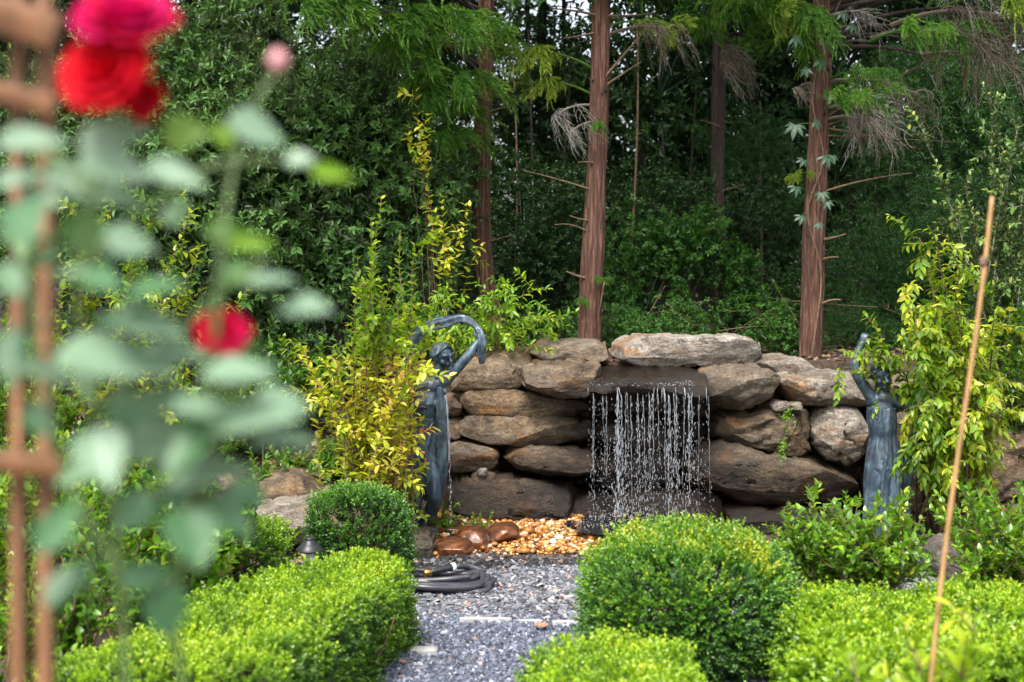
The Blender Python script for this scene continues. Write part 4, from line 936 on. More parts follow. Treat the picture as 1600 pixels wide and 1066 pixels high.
gb = np.random.default_rng(44)
for k, (px, where) in enumerate(((800,'just right of the first cedar trunk'),(838,'halfway between the first and middle cedar trunks'),(874,'close to the left side of the middle cedar trunk'),(972,'close to the right side of the middle cedar trunk'),(1030,'above the left half of the pale capstone'),(1078,'left of the slender dark conifer trunk'),(1190,'between the slender dark conifer and the creeper cedar'),(1345,'right of the creeper cedar under its dead boughs'))):
    Y = gb.uniform(10.2, 12.2); b = ground_pt(px, Y); top = at(px + gb.normal(0, 14), 120 + gb.uniform(-120, 120), Y)
    t = thing('sapling', 'thin bare sapling ' + where, 'sapling', b, 'thin bare saplings in the wood')
    mb = MB(); tube(mb, bez(b, (b + top) / 2 + [gb.normal(0, .06), 0, 0], top, 12), np.linspace(.013, .006, 12) * gb.uniform(.7, 1.3), 6); part('stem', mb, M['bark_dark' if k % 3 else 'twig'], t)
    mb = MB(); e = top + [gb.normal(0, .3), .05, gb.uniform(.1, .3)]; tube(mb, bez(top - (top - b) * .2, top, e, 6), np.linspace(.006, .002, 6), 4); put_leaves(mb, T_cheap(.25, .1, -.1), *along(bez(top - (top - b) * .2, top, e, 6), .05, .07, gb, tint=.6)); part('spray', mb, M['laurel'], t)
# understory: separate bushes at the foot of the wood
def bush(px, py, Y, kind, lumps, label, name='woodland_shrub', group='shrubs at the foot of the wood', sc=.5):
    x = (px - 800) * Y / FPX; b = np.array([x, Y, float(gz(x, Y)) - .02]); t = thing(name, label, 'shrub', b, group)
    mb = MB()
    for (a, c, s) in lumps:
        e = at(a, c, Y); tube(mb, bez(b + [gt.normal(0, .04), gt.normal(0, .04), 0], (b + e) / 2 + [0, 0, .1], e, 8), np.linspace(.012, .004, 8), 5); crown(t, kind[int(gt.integers(len(kind)))], e + [0, gt.normal(0, .12), 0], s, .9)
    part('stem', mb, M['bark_dark'], t); return t
bush(1000, 520, 9.4, CROWN_U, [(985,440,.42),(1040,400,.5),(1010,500,.4),(1065,385,.36)], 'bright green leafy bush between the middle cedar and the thin trunk')
bush(1140, 520, 9.5, CROWN_U, [(1095,375,.36),(1120,400,.34),(1150,480,.4),(1190,500,.34)], 'broad leaved bush left of the foot of the creeper cedar')
bush(1060, 520, 10.6, CROWN, [(1060,340,.5),(1010,320,.45),(1150,320,.45)], 'dark laurel bush behind the capstone')
bush(850, 520, 10.4, CROWN, [(840,440,.6),(880,350,.55),(820,330,.6),(800,470,.55)], 'dark laurel bush between the first and middle cedars')
bush(700, 520, 10.6, CROWN, [(690,420,.6),(640,330,.6),(700,300,.5)], 'dark laurel bush left of the first cedar')
bush(1350, 540, 9.8, CROWN_B, [(1350,470,.55),(1400,520,.5),(1380,400,.5),(1330,530,.4)], 'fine leaved bamboo clump right of the foot of the creeper cedar', 'bamboo_clump')
bush(1470, 560, 9.2, CROWN_B, [(1430,430,.6),(1500,470,.6),(1470,360,.55),(1400,560,.45),(1530,560,.6)], 'fine leaved bamboo clump behind the weeping yellow shrub', 'bamboo_clump')
bush(1560, 560, 9.8, CROWN_B, [(1540,200,.75),(1590,110,.75),(1500,130,.6),(1600,290,.7),(1470,230,.55),(1560,380,.7)], 'tall narrow leaved bamboo at the right edge', 'bamboo_clump')
bush(1320, 540, 11.0, CROWN_B, [(1330,200,.6),(1400,290,.6),(1230,240,.5),(1210,350,.5),(1170,240,.45),(1440,130,.6)], 'tall dark bamboo reaching behind the creeper cedar', 'bamboo_clump')
bush(1230, 540, 10.4, CROWN, [(1230,450,.5),(1210,530,.4),(1300,540,.4)], 'dark laurel bush hugging the creeper cedar')
bush(940, 560, 8.9, CROWN_U, [(960,520,.22),(1000,515,.2),(975,500,.18)], 'low ferny plant on the bank behind the pale capstone')

# the large grey-green evergreen shrubs on the left
def big_shrub(px, Y, lumps, label, kind=CROWN_S):
    x = (px - 800) * Y / FPX; b = np.array([x, Y, float(gz(x, Y)) - .02]); t = thing('evergreen_shrub', label, 'shrub', b, 'large grey green evergreen shrubs')
    for (a, c, s) in lumps:
        e = at(a, c, Y); mb = MB(); tube(mb, bez(b + [gt.normal(0, .08), gt.normal(0, .08), 0], (b + e) / 2 + [0, 0, .25], e, 9), np.linspace(.028, .006, 9), 6); part('branch', mb, M['bark_dark'], t)
        crown(t, kind[int(gt.integers(len(kind)))], e + [0, gt.normal(0, .18), 0], s)
big_shrub(560, 8.9, [(480,180,.75),(580,230,.75),(420,280,.8),(640,300,.62),(540,340,.75),(600,420,.6),(480,430,.75),(640,390,.5),(690,270,.4),(560,130,.6),(680,340,.4)], 'wide grey green evergreen shrub filling the wood edge left of the first cedar')
big_shrub(330, 8.7, [(300,200,.8),(380,120,.75),(250,280,.8),(350,330,.8),(430,380,.75),(300,420,.75),(420,500,.65),(370,200,.7),(440,560,.55)], 'tall grey green evergreen shrub behind the red rose blooms')
big_shrub(120, 9.0, [(60,180,.8),(160,240,.8),(100,330,.8),(200,150,.75),(20,300,.8),(180,380,.75)], 'grey green evergreen shrub behind the trellis')

# ------------------------------------------------------------------ red barked conifers
def spray(seed, nst=40, L=.32, droop=1.0, needle=.024, open_=.55, nn=34):
    """a hanging spray: a main twig with whip-like strands set all round with short needles"""
    g = np.random.default_rng(seed); mb = MB(); arr = []
    main = bez([0, 0, 0], [L * .55, 0, .10], [L, 0, -.12 * droop], 9); tube(mb, main, np.linspace(.005, .002, 9), 4, 0)
    for i in range(nst):
        t = .1 + .9 * (i + .5) / nst; p = np.array([np.interp(t, np.linspace(0, 1, 9), main[:, k]) for k in range(3)])
        a = g.random() * 6.28; l = g.uniform(.09, .18) * (1 - .25 * t)
        d = nrm(np.array([.55, math.cos(a) * .75, math.sin(a) * .55])); e = p + d * l * .8 + [0, 0, -l * .55 * droop]
        st = bez(p, p + d * l * .6, e, 8); s = np.linspace(0, 1, nn)
        pos = np.stack([np.interp(s, np.linspace(0, 1, 8), st[:, k]) for k in range(3)], -1); tn = nrm(np.gradient(pos, axis=0))
        q = perp(tn, np.arange(nn) * 2.4 + g.random() * 6); D = nrm(tn + q * open_)
        arr.append([pos, D, nrm(q + g.normal(0, .4, (nn, 3))), needle * g.uniform(.75, 1.2, nn) * (1 - .4 * s ** 3), np.clip(.25 + .55 * s + g.normal(0, .1, nn), 0, 1)])
    put_leaves(mb, T_needle(.13), *cat(arr)); return mb
SPR = [spray(200 + i) for i in range(4)]; SPR_DEAD = [spray(220 + i, 16, .20, 2.3, .013, .30, 40) for i in range(3)]
def bough_mesh(seed, n=9, L=1.0, kind=SPR, mat=None):
    g = np.random.default_rng(seed); mb = MB()
    ax = bez([0, 0, 0], [L * .5, 0, .12 * L], [L, 0, -.10 * L], 10); tube(mb, ax, np.linspace(.016, .006, 10), 6, 0)
    for i in range(n):
        t = .35 + .65 * (i + .5) / n; p = np.array([np.interp(t, np.linspace(0, 1, 10), ax[:, k]) for k in range(3)])
        k = kind[int(g.integers(len(kind)))]; Rz = rotm('Z', g.normal(0, .9)) @ rotm('Y', g.uniform(-.15, .7)) @ rotm('X', g.random() * 6.28 * .2); s = g.uniform(.8, 1.2)
        V = np.concatenate(k.v) @ Rz.T * s + p
        mb.add(V, [f for f in k.f], np.clip(np.concatenate(k.t) + g.normal(0, .12), 0, 1))
    return mb.mesh('bough', mat, smooth_shade=False)
BG = [bough_mesh(300 + i, 9, .9, SPR, M['conifer']) for i in range(3)]; BY = [bough_mesh(310 + i, 8, .8, SPR, M['conifer_gold']) for i in range(2)]
BD = [bough_mesh(320 + i, 8, .6, SPR_DEAD, M['conifer_dead']) for i in range(2)]; BW = [bough_mesh(330 + i, 5, .5, SPR_DEAD, M['conifer_grey']) for i in range(2)]
def conifer(label, path, rad, Y, boughs, stubs, name='cedar_tree', mat='bark_red'):
    P = [at(a, b, Y) for a, b in path]; b = P[0].copy(); b[2] = float(gz(b[0], Y)) - .03; P = [b] + P
    t = thing(name, label, 'conifer', b, 'red barked conifers behind the wall')
    mb = MB(); pts = trunk_mb(mb, P, [rad[0] * 1.02] + list(rad), 56, 190, .12, b[0] * 9); part('trunk', mb, M[mat], t)
    for (x0, y0, x1, y1, me, s, dy) in boughs:
        p = at(x0, y0, Y); e = at(x1, y1, Y) + [0, dy, 0]; d = e - p; L = np.linalg.norm(d)
        if L > .75 and me is not None:     # a bare limb that carries the bough
            q = p + d * (1 - .45 / L); lm = MB(); tube(lm, bez(p, (p + q) / 2 + [0, 0, .08], q, 10), np.linspace(.017, .008, 10), 6); part('limb', lm, M['bark_dark'], t); p = q; d = e - p; L = np.linalg.norm(d)
        o = link('bough' if me in BG + BY else 'dead_bough', me[int(gt.integers(len(me)))] if isinstance(me, list) else me, t); o.location = tuple(p - b)
        yaw = math.atan2(d[1], d[0]); pit = -math.atan2(d[2], math.hypot(d[0], d[1])); o.rotation_euler = (0, pit * .6, yaw); sc_ = s; o.scale = (sc_, sc_, sc_)
    for (x0, y0, x1, y1, r_) in stubs:
        p = at(x0, y0, Y); e = at(x1, y1, Y) + [0, -.10, 0]; p[1] -= .02
        lm = MB(); n = 10; c_ = bez(p, (p + e) / 2 + [0, 0, .008 + .018 * gt.normal()], e, n); tube(lm, c_, np.linspace(r_, r_ * .35, n), 6); part('branch_stub', lm, M['twig'], t)
    gk = np.random.default_rng(int(abs(b[0]) * 100) + 3)
    for k in range(9):   # knots where branches were pruned
        i = int(gk.uniform(.12, .95) * len(pts)); rr_ = np.interp(i / len(pts), np.linspace(0, 1, len(rad)), rad); a = gk.uniform(-2.6, -.5)
        c = pts[i] + np.array([math.cos(a), math.sin(a), 0]) * rr_ * .97; lm = MB(); ell(lm, c, np.array([.6, .6, .8]) * gk.uniform(.014, .026)); part('knot', lm, M['bark_dark'], t)
    return t
conifer('middle and thickest red barked cedar trunk, rising behind the left end of the capstone', [(921,530),(925,420),(931,300),(936,200),(938,80),(941,-60),(944,-420)], [.064,.060,.057,.054,.051,.049,.042], 8.6,
  [(930,110,835,60,BY,.62,-.15),(928,150,850,110,BY,.5,-.1),(938,45,1085,20,BY,.55,-.2),(938,60,1040,30,BD,.75,-.2),(925,165,860,190,BW,.62,-.2),(928,190,880,225,BW,.42,-.15),(935,10,840,-60,BG,.8,-.3),(940,-80,1050,-110,BG,1.0,-.4),(940,-180,820,-220,BG,1.2,-.5),(942,-260,1060,-300,BG,1.3,-.4),(943,-380,900,-480,BG,1.3,-.4),(937,200,925,190,BG,.22,-.25),(936,440,946,420,BG,.16,-.2),(921,470,905,460,BG,.16,-.2)],
  [(930,140,1010,48,.011),(936,26,860,18,.010),(938,140,1000,100,.009),(934,300,818,268,.007),(925,345,890,338,.009),(922,365,866,352,.006),(917,435,884,424,.011),(935,258,902,256,.008),(930,52,880,64,.009),(944,440,936,480,.006),(936,24,1020,24,.010)])
conifer('first red barked cedar trunk, dark and partly hidden by the arching yellow green shrub', [(772,520),(757,420),(752,330),(753,230),(757,120),(760,0),(762,-420)], [.056,.054,.052,.049,.046,.043,.036], 9.0,
  [(752,190,705,140,BG,.7,-.4),(752,160,670,70,BG,.75,-.6),(755,120,590,40,BG,.85,-.9),(755,80,690,20,BG,1.0,-.6),(754,220,710,200,BG,.6,-.4),(755,110,520,0,BG,.85,-.8),(757,40,620,-60,BG,1.2,-.7),(756,60,740,40,BG,.9,-.5),(760,-40,830,-60,BG,1.2,-.3),(760,-150,640,-180,BG,1.3,-.6),(762,-260,860,-300,BG,1.3,-.5),(762,-350,700,-420,BG,1.3,-.5),(756,60,300,-10,BG,.85,-.7),(755,130,790,150,BD,.35,-.2),(754,150,690,110,BG,.8,-.6),(756,30,590,-20,BG,.95,-.8),(757,20,490,-40,BG,.95,-.8),(754,140,730,120,BG,.8,-.6),(758,0,700,-40,BG,1.2,-.7)],
  [(752,380,800,368,.007),(750,300,712,290,.007),(754,180,800,168,.008)])
conifer('right red barked cedar trunk, hung with a green creeper', [(1267,560),(1270,460),(1272,360),(1277,260),(1281,160),(1284,60),(1287,-60),(1290,-420)], [.064,.061,.058,.055,.052,.050,.047,.038], 8.5,
  [(1284,130,1350,100,BG,.45,-.25),(1284,170,1330,140,BG,.5,-.3),(1284,90,1430,50,BG,.6,-.5),(1285,60,1540,10,BY,.85,-.6),(1285,40,1570,-20,BY,.85,-.5),(1285,40,1500,-30,BY,.8,-.6),(1284,70,1450,60,BD,.9,-.4),(1284,70,1490,70,BD,1.0,-.5),(1284,80,1520,110,BD,.75,-.5),(1283,130,1450,150,BD,.95,-.3),(1282,150,1400,150,BW,.7,-.3),(1282,190,1340,180,BW,.6,-.2),(1282,130,1245,140,BD,.36,-.1),(1281,190,1330,190,BD,.6,-.2),(1285,30,1400,0,BW,.6,-.4),(1281,150,1300,150,BG,.3,-.3),(1287,-60,1380,-100,BG,1.1,-.5),(1288,-160,1180,-200,BG,1.2,-.5),(1289,-260,1400,-300,BG,1.3,-.4),(1290,-380,1240,-440,BG,1.3,-.4),(1276,275,1215,262,BY,.25,-.2),(1285,20,1560,20,BY,1.0,-.8),(1285,10,1600,-40,BY,1.0,-.8),(1284,60,1540,60,BD,1.1,-.6),(1284,70,1470,30,BD,1.0,-.5),(1285,20,1480,-10,BW,1.0,-.5),(1282,170,1430,190,BW,.8,-.4)],
  [(1285,300,1418,272,.008),(1285,200,1430,235,.008),(1285,375,1316,366,.011),(1284,406,1304,402,.010),(1278,478,1308,468,.011),(1284,186,1460,90,.012),(1282,200,1360,175,.009),(1283,212,1500,225,.005),(1288,60,1310,0,.012)])
conifer('slender dark conifer behind, its bright bough hanging at the top right of the middle trunk', [(1128,480),(1125,300),(1127,150),(1130,0),(1132,-420)], [.027,.027,.026,.024,.02], 9.6,
  [(1129,40,1180,60,BG,.85,-.9),(1129,20,1160,20,BG,.75,-.8),(1129,60,1190,100,BG,.7,-.9),(1129,0,1200,-20,BG,.9,-.9),(1129,50,1090,40,BG,.55,-.5),(1128,80,1125,90,BD,.7,-.4),(1129,50,1175,50,BY,.8,-1.0),(1129,20,1190,60,BG,.85,-1.0),(1129,40,1140,20,BG,.8,-.8),(1128,90,1130,120,BD,.7,-.5),(1129,30,1110,0,BG,.8,-.6),(1130,-60,1060,-90,BG,1.0,-.6),(1131,-200,1230,-240,BG,1.2,-.5)],
  [(1126,300,1160,290,.006),(1126,200,1090,190,.006)], mat='bark_dark')
bush(1075, 540, 8.95, CROWN_U, [(1040,522,.24),(1100,520,.22),(1075,495,.22)], 'low green plant directly behind the middle of the capstone')
bush(1210, 550, 8.85, CROWN_U, [(1200,535,.24),(1235,530,.22),(1215,505,.22)], 'low green plant behind the right end of the capstone')
bush(1340, 560, 8.9, CROWN_B, [(1320,545,.3),(1370,550,.3),(1345,515,.3)], 'low narrow leaved plant behind the pale right hand wall stones')
bush(1480, 570, 8.8, CROWN_U, [(1440,560,.35),(1500,570,.35),(1540,540,.4),(1590,560,.4),(1580,610,.35)], 'leafy green bush behind the weeping yellow shrub on top of the wall')
bush(870, 540, 9.0, CROWN_U, [(860,520,.26),(890,510,.22),(820,520,.26)], 'low green plant behind the left capstone')
# virginia creeper on the right trunk: five-fingered leaves, each leaflet its own piece
LEAFLET = MB(); put_leaves(LEAFLET, T_fine(.2, .06, -.2), np.zeros((1, 3)), np.array([[0, 1., 0]]), np.array([[0, 0, 1.]]), np.array([1.]), np.array([.6])); LEAFLET = LEAFLET.mesh('leaflet', M['creeper'])
vb = at(1268, 560, 8.36); vine = thing('creeper_vine', 'five fingered green creeper climbing the right cedar trunk', 'vine', vb)
vp = spline([at(1268,560,8.38), at(1282,420,8.40), at(1262,330,8.41), at(1286,250,8.42), at(1270,160,8.43), at(1282,60,8.44), at(1270,-40,8.44)], 60); mb = MB(); tube(mb, vp, .005, 6); part('stem', mb, M['twig'], vine)
gv = np.random.default_rng(2)
for (a, c, s) in ((1243,196,.085),(1280,95,.075),(1290,245,.07),(1243,292,.06),(1284,302,.06),(1252,338,.055),(1292,316,.05),(1300,244,.05),(1272,190,.06),(1262,108,.06),(1290,60,.06),(1315,20,.06),(1255,250,.05),(1240,60,.07),(1300,150,.05),(1278,350,.045),(1330,40,.06),(1370,150,.06)):
    p = at(a, c, 8.28 + gv.uniform(-.04, .04)); i = np.argmin(np.linalg.norm(vp - p, axis=1)); mb = MB(); tube(mb, bez(vp[i], (vp[i] + p) / 2 + [0, 0, .02], p, 5), [.002] * 5, 4); part('leaf_stalk', mb, M['twig_green'], vine)
    nn = nrm(np.array([gv.normal(0, .25), -.75, .55])); x = nrm(np.cross([0, 0, 1.], nn)); y = np.cross(nn, x); a0 = gv.normal(-1.57, .5)
    for k in range(5):
        an = a0 + (k - 2) * .78; d = nrm(x * math.cos(an) + y * math.sin(an) + nn * -.15); X = nrm(np.cross(d, nn)); Z = np.cross(X, d); L = s * (1.15 - .16 * abs(k - 2))
        o = link('leaflet', LEAFLET, vine); Mx = Matrix(np.column_stack([X * L, d * L, Z * L]).tolist()).to_4x4(); Mx.translation = Vector(p - vb); o.matrix_local = Mx
# dry sticks lying and leaning at the foot of the wood
mb = MB(); gq = np.random.default_rng(8)
for k in range(46):
    a, c = gq.uniform(1010, 1480), gq.uniform(470, 545); Y = gq.uniform(8.5, 9.6); p = at(a, c, Y); e = p + [gq.normal(0, .22), gq.normal(0, .1), gq.normal(.02, .16)]
    tube(mb, bez(p, (p + e) / 2 + gq.normal(0, .05, 3), e, 7), np.linspace(.0026, .001, 7), 4)
solo('dry_twigs', mb, M['twig'], kind='stuff')
# ------------------------------------------------------------------ clipped box
def poly_sd(P, pts):
    """distance inside a plan polygon (positive inside)"""
    P = np.asarray(P, float); Q = np.roll(P, -1, 0); d = np.full(len(pts), 1e9); ins = np.zeros(len(pts), bool)
    for a, b in zip(P, Q):
        ab = b - a; t = np.clip(((pts - a) @ ab) / (ab @ ab), 0, 1); d = np.minimum(d, np.linalg.norm(pts - a - t[:, None] * ab, axis=1))
        c = (a[1] > pts[:, 1]) != (b[1] > pts[:, 1]); xx = (b[0] - a[0]) * (pts[:, 1] - a[1]) / (b[1] - a[1] + 1e-12) + a[0]; ins ^= c & (pts[:, 0] < xx)
    return np.where(ins, d, -d)
def box_leaves(P, Nn, g, ll, nl, mat_tint, L=.035, upb=.35):
    m = len(P); D = nrm(Nn + g.normal(0, .32, (m, 3)) + [0, 0, upb]); L = L * g.uniform(.8, 1.5, m)
    return sprigs(P, D, g.uniform(.7, 1.3, m) * L, nl, ll, .85, g, opp=True, up=.5, tint0=mat_tint, tvar=.09, tiptint=.28, taper=.3)
def hedge(name, plan, h, label, mat, n, ll=.017, nl=8, seed=0, rnd=.10, tone=.45, topgain=.25, cat_='hedge', group=None, lumpy=.03, T=None, L=.035):
    g = np.random.default_rng(seed); pl = np.asarray(plan, float); lo, hi = pl.min(0), pl.max(0)
    # candidates through the rounded prism, kept near its surface
    N = n * 14; q = np.column_stack([g.uniform(lo[0], hi[0], N), g.uniform(lo[1], hi[1], N), g.uniform(.01, h, N)])
    q2 = q[:, :2]; sd = poly_sd(pl, q2) - .02 + lumpy * .9 * fbm(q * 9 + seed, 3)
    hh = h + lumpy * .9 * fbm(np.column_stack([q2 * 9, 0 * q2[:, 0]]) + seed, 2); dz = hh - q[:, 2]
    a, b = np.maximum(rnd - sd, 0), np.maximum(rnd - dz, 0); depth = np.where((a > 0) & (b > 0), rnd - np.hypot(a, b), np.minimum(sd, dz))
    ok = (depth > 0) & (depth < .10) & (g.random(N) < np.exp(-depth / .035)); q, depth, sd, dz = q[ok][:n], depth[ok][:n], sd[ok][:n], dz[ok][:n]
    e = .02; gx = poly_sd(pl, q[:, :2] + [e, 0]) - poly_sd(pl, q[:, :2] - [e, 0]); gy = poly_sd(pl, q[:, :2] + [0, e]) - poly_sd(pl, q[:, :2] - [0, e])
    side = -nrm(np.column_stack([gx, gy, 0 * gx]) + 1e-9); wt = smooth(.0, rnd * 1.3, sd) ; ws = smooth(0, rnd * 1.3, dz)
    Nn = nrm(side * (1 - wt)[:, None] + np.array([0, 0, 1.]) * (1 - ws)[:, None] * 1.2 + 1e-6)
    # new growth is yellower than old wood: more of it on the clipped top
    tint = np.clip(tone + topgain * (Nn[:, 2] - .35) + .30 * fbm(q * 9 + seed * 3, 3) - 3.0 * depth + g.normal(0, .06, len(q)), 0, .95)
    c = pl.mean(0); t = thing(name, label, cat_, (c[0], c[1], 0), group)
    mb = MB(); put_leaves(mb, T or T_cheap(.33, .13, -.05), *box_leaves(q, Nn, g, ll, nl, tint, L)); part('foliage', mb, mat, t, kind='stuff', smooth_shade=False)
    sm = MB(); k = 0
    while k < 46:
        p = g.uniform(lo, hi); 
        if poly_sd(pl, p[None])[0] < .07: continue
        k += 1; b0 = np.array([*p, -.01]); e_ = b0 + [g.normal(0, .06), g.normal(0, .06), h * g.uniform(.6, .9)]; tube(sm, bez(b0, (b0 + e_) / 2 + g.normal(0, .02, 3), e_, 6), np.linspace(.006, .002, 6), 4)
    part('stems', sm, M['twig'], t, kind='stuff'); return t
def round_box(name, c, rx, ry, h, label, mat, n, ll, nl, seed, tone=.4, topgain=.2, pw=2.6, lumpy=.06, cat_='shrub', group=None, patch=None, L=.045, T=None):
    g = np.random.default_rng(seed); N = n * 2
    d = nrm(g.normal(0, 1, (N, 3))); d[:, 2] = np.where(d[:, 2] < -.75, -d[:, 2], d[:, 2])
    r_ = (np.abs(d) ** pw).sum(1) ** (-1 / pw); r_ = r_ * (1 + lumpy * 2 * fbm(d * 2.2 + seed, 3)); dep = g.exponential(.10, N); r2 = r_ * (1 - np.minimum(dep, .5))
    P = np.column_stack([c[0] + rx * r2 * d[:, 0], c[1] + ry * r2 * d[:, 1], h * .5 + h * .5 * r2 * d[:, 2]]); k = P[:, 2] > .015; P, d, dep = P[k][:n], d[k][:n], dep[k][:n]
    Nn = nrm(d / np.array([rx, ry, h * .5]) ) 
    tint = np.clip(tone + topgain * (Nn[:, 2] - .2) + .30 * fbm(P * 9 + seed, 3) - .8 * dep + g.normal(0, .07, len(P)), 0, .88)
    if patch is not None: pc, pr = patch; tint = np.clip(tint + .45 * smooth(pr, pr * .2, np.linalg.norm(P - pc, axis=1)) * (g.random(len(P)) < .7), 0, .98)
    t = thing(name, label, cat_, (c[0], c[1], 0), group)
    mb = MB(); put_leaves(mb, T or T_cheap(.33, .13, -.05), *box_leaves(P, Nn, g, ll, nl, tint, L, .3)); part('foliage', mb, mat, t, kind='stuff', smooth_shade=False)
    sm = MB()
    for k in range(34):
        b0 = np.array([c[0] + g.normal(0, .05), c[1] + g.normal(0, .05), -.01]); q = nrm(g.normal(0, 1, 3) + [0, 0, .6]); e_ = np.array([c[0] + rx * .8 * q[0], c[1] + ry * .8 * q[1], max(.06, h * .5 + h * .42 * q[2])])
        tube(sm, bez(b0, [(b0[0] + e_[0]) / 2, (b0[1] + e_[1]) / 2, e_[2] * .35], e_, 7), np.linspace(.009, .002, 7), 4)
    part('stems', sm, M['twig'], t, kind='stuff'); return t
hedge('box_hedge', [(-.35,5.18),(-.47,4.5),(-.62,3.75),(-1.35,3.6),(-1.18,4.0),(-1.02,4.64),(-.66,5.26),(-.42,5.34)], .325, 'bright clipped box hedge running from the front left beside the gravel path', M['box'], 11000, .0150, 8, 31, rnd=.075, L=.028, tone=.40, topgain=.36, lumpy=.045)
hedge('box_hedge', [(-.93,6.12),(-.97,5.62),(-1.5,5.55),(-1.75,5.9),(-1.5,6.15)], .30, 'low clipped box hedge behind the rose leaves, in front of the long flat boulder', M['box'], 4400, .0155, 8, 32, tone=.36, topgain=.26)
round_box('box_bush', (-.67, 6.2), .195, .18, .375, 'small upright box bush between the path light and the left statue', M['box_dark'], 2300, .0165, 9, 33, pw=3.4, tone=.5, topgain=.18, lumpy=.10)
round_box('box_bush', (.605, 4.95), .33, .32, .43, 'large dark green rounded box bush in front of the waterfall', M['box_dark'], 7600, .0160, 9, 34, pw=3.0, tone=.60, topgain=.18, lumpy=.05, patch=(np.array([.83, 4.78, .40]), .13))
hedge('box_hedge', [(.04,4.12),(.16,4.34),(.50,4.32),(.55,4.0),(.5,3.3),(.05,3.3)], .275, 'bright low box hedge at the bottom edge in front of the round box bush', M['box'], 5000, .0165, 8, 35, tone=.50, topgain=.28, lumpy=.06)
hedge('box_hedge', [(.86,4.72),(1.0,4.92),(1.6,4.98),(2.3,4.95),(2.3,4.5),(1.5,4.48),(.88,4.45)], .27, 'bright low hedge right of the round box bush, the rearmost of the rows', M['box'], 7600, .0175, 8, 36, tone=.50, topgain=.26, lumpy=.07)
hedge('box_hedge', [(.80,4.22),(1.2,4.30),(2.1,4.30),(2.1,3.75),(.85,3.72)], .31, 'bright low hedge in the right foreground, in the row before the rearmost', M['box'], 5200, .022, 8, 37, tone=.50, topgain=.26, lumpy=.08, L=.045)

# ------------------------------------------------------------------ open shrubs with stems, twigs and single leaves
LEAFMESH = {}
def leaf_objects(parent, a, T, mat, n):
    """the n leaves that show largest become pieces of their own, the rest is returned"""
    P, D, Nn, S, tint = a; s_ = S / P[:, 1]; facing = np.abs((nrm(Nn) * nrm(P - np.array([0, 0, EYE]))).sum(1)); idx = np.argsort(-(s_ * (.4 + facing)))[:n]
    for i in idx:
        b = int(np.clip(tint[i], 0, .999) * 8); key = (mat.name, b)
        if key not in LEAFMESH:
            mb = MB(); put_leaves(mb, T, np.zeros((1, 3)), np.array([[0, 1., 0]]), np.array([[0, 0, 1.]]), np.array([1.]), np.array([(b + .5) / 8])); LEAFMESH[key] = mb.mesh('leaf', mat)
        d = nrm(D[i]); X = nrm(np.cross(d, Nn[i])); Z = np.cross(X, d); L = S[i]
        o = link('leaf', LEAFMESH[key], parent); Mx = Matrix(np.column_stack([X * L, d * L, Z * L]).tolist()).to_4x4(); Mx.translation = Vector(P[i]) - parent.location; o.matrix_local = Mx
    k = np.ones(len(P), bool); k[idx] = False; return [x[k] for x in a]
def shrub(name, label, base, canes, mat, ll, sp, g, T, twig=(0, .1), tint=.5, tvar=.15, droop=0., stem='twig', start=.25, r0=.006, pieces=0, cat_='shrub', group=None, open_=1.0, up=1.0, arch=.25, tint_fn=None, spread=.06, twigup=.3, stem_kind=None):
    """canes: tips (x,y,z[,bend]) in metres; twig = (count per cane, length)"""
    base = np.asarray(base, float); t = thing(name, label, cat_, base, group); arr = []
    for c in canes:
        e = np.asarray(c[:3], float); b0 = base + [g.normal(0, spread), g.normal(0, spread), 0]; k = c[3] if len(c) > 3 else arch
        L = np.linalg.norm(e - b0); ctrl = b0 * .45 + e * .55; ctrl[2] = b0[2] + (e[2] - b0[2]) * .6 + k * L
        m = 14; P = bez(b0, ctrl + g.normal(0, .02, 3), e, m); P[1:-1] += g.normal(0, .006, (m - 2, 3))
        mb = MB(); tube(mb, P, np.linspace(r0, r0 * .25, m), 5); tc = tint + g.normal(0, .08)
        arr.append(along(P, sp, ll, g, open_, start, True, droop, tc, tvar, up=up))
        for q in range(twig[0]):
            s = g.uniform(start, .97); i = min(int(s * (m - 1)), m - 2); p = P[i] + (P[i + 1] - P[i]) * g.random(); d = nrm(nrm(P[i + 1] - P[i]) * .5 + g.normal(0, .7, 3) + [0, 0, twigup - droop]); l = twig[1] * g.uniform(.5, 1.3)
            Q = bez(p, p + d * l * .6, p + d * l + [0, 0, -droop * l * .5], 6); tube(mb, Q, np.linspace(r0 * .35, r0 * .15, 6), 4); arr.append(along(Q, sp * .8, ll * .95, g, open_, .15, True, droop, tc + g.normal(0, .05), tvar, up=up))
        part('branch', mb, M[stem], t)
    a = cat(arr)
    if tint_fn is not None: a[4] = np.clip(tint_fn(a[0], a[4]), 0, 1)
    if pieces: a = leaf_objects(t, a, T, mat, pieces)
    mb = MB(); put_leaves(mb, T, *a); part('foliage', mb, mat, t, kind='stuff'); return t
def ground_at(px, Y, dz=-.01): x = (px - 800) * Y / FPX; return np.array([x, Y, float(gz(x, Y)) + dz])
def tips(lst, Y, g, dy=.12): return [tuple(at(p[0], p[1], Y + g.normal(0, dy))) + ((p[2],) if len(p) > 2 else ()) for p in lst]
TC = T_cheap(.3, .1, -.1); TL = T_fine(.2, .07, -.18); TM = T_fine(.27, .07, -.15); TW = T_fine(.31, .08, -.12)
ge = np.random.default_rng(77)
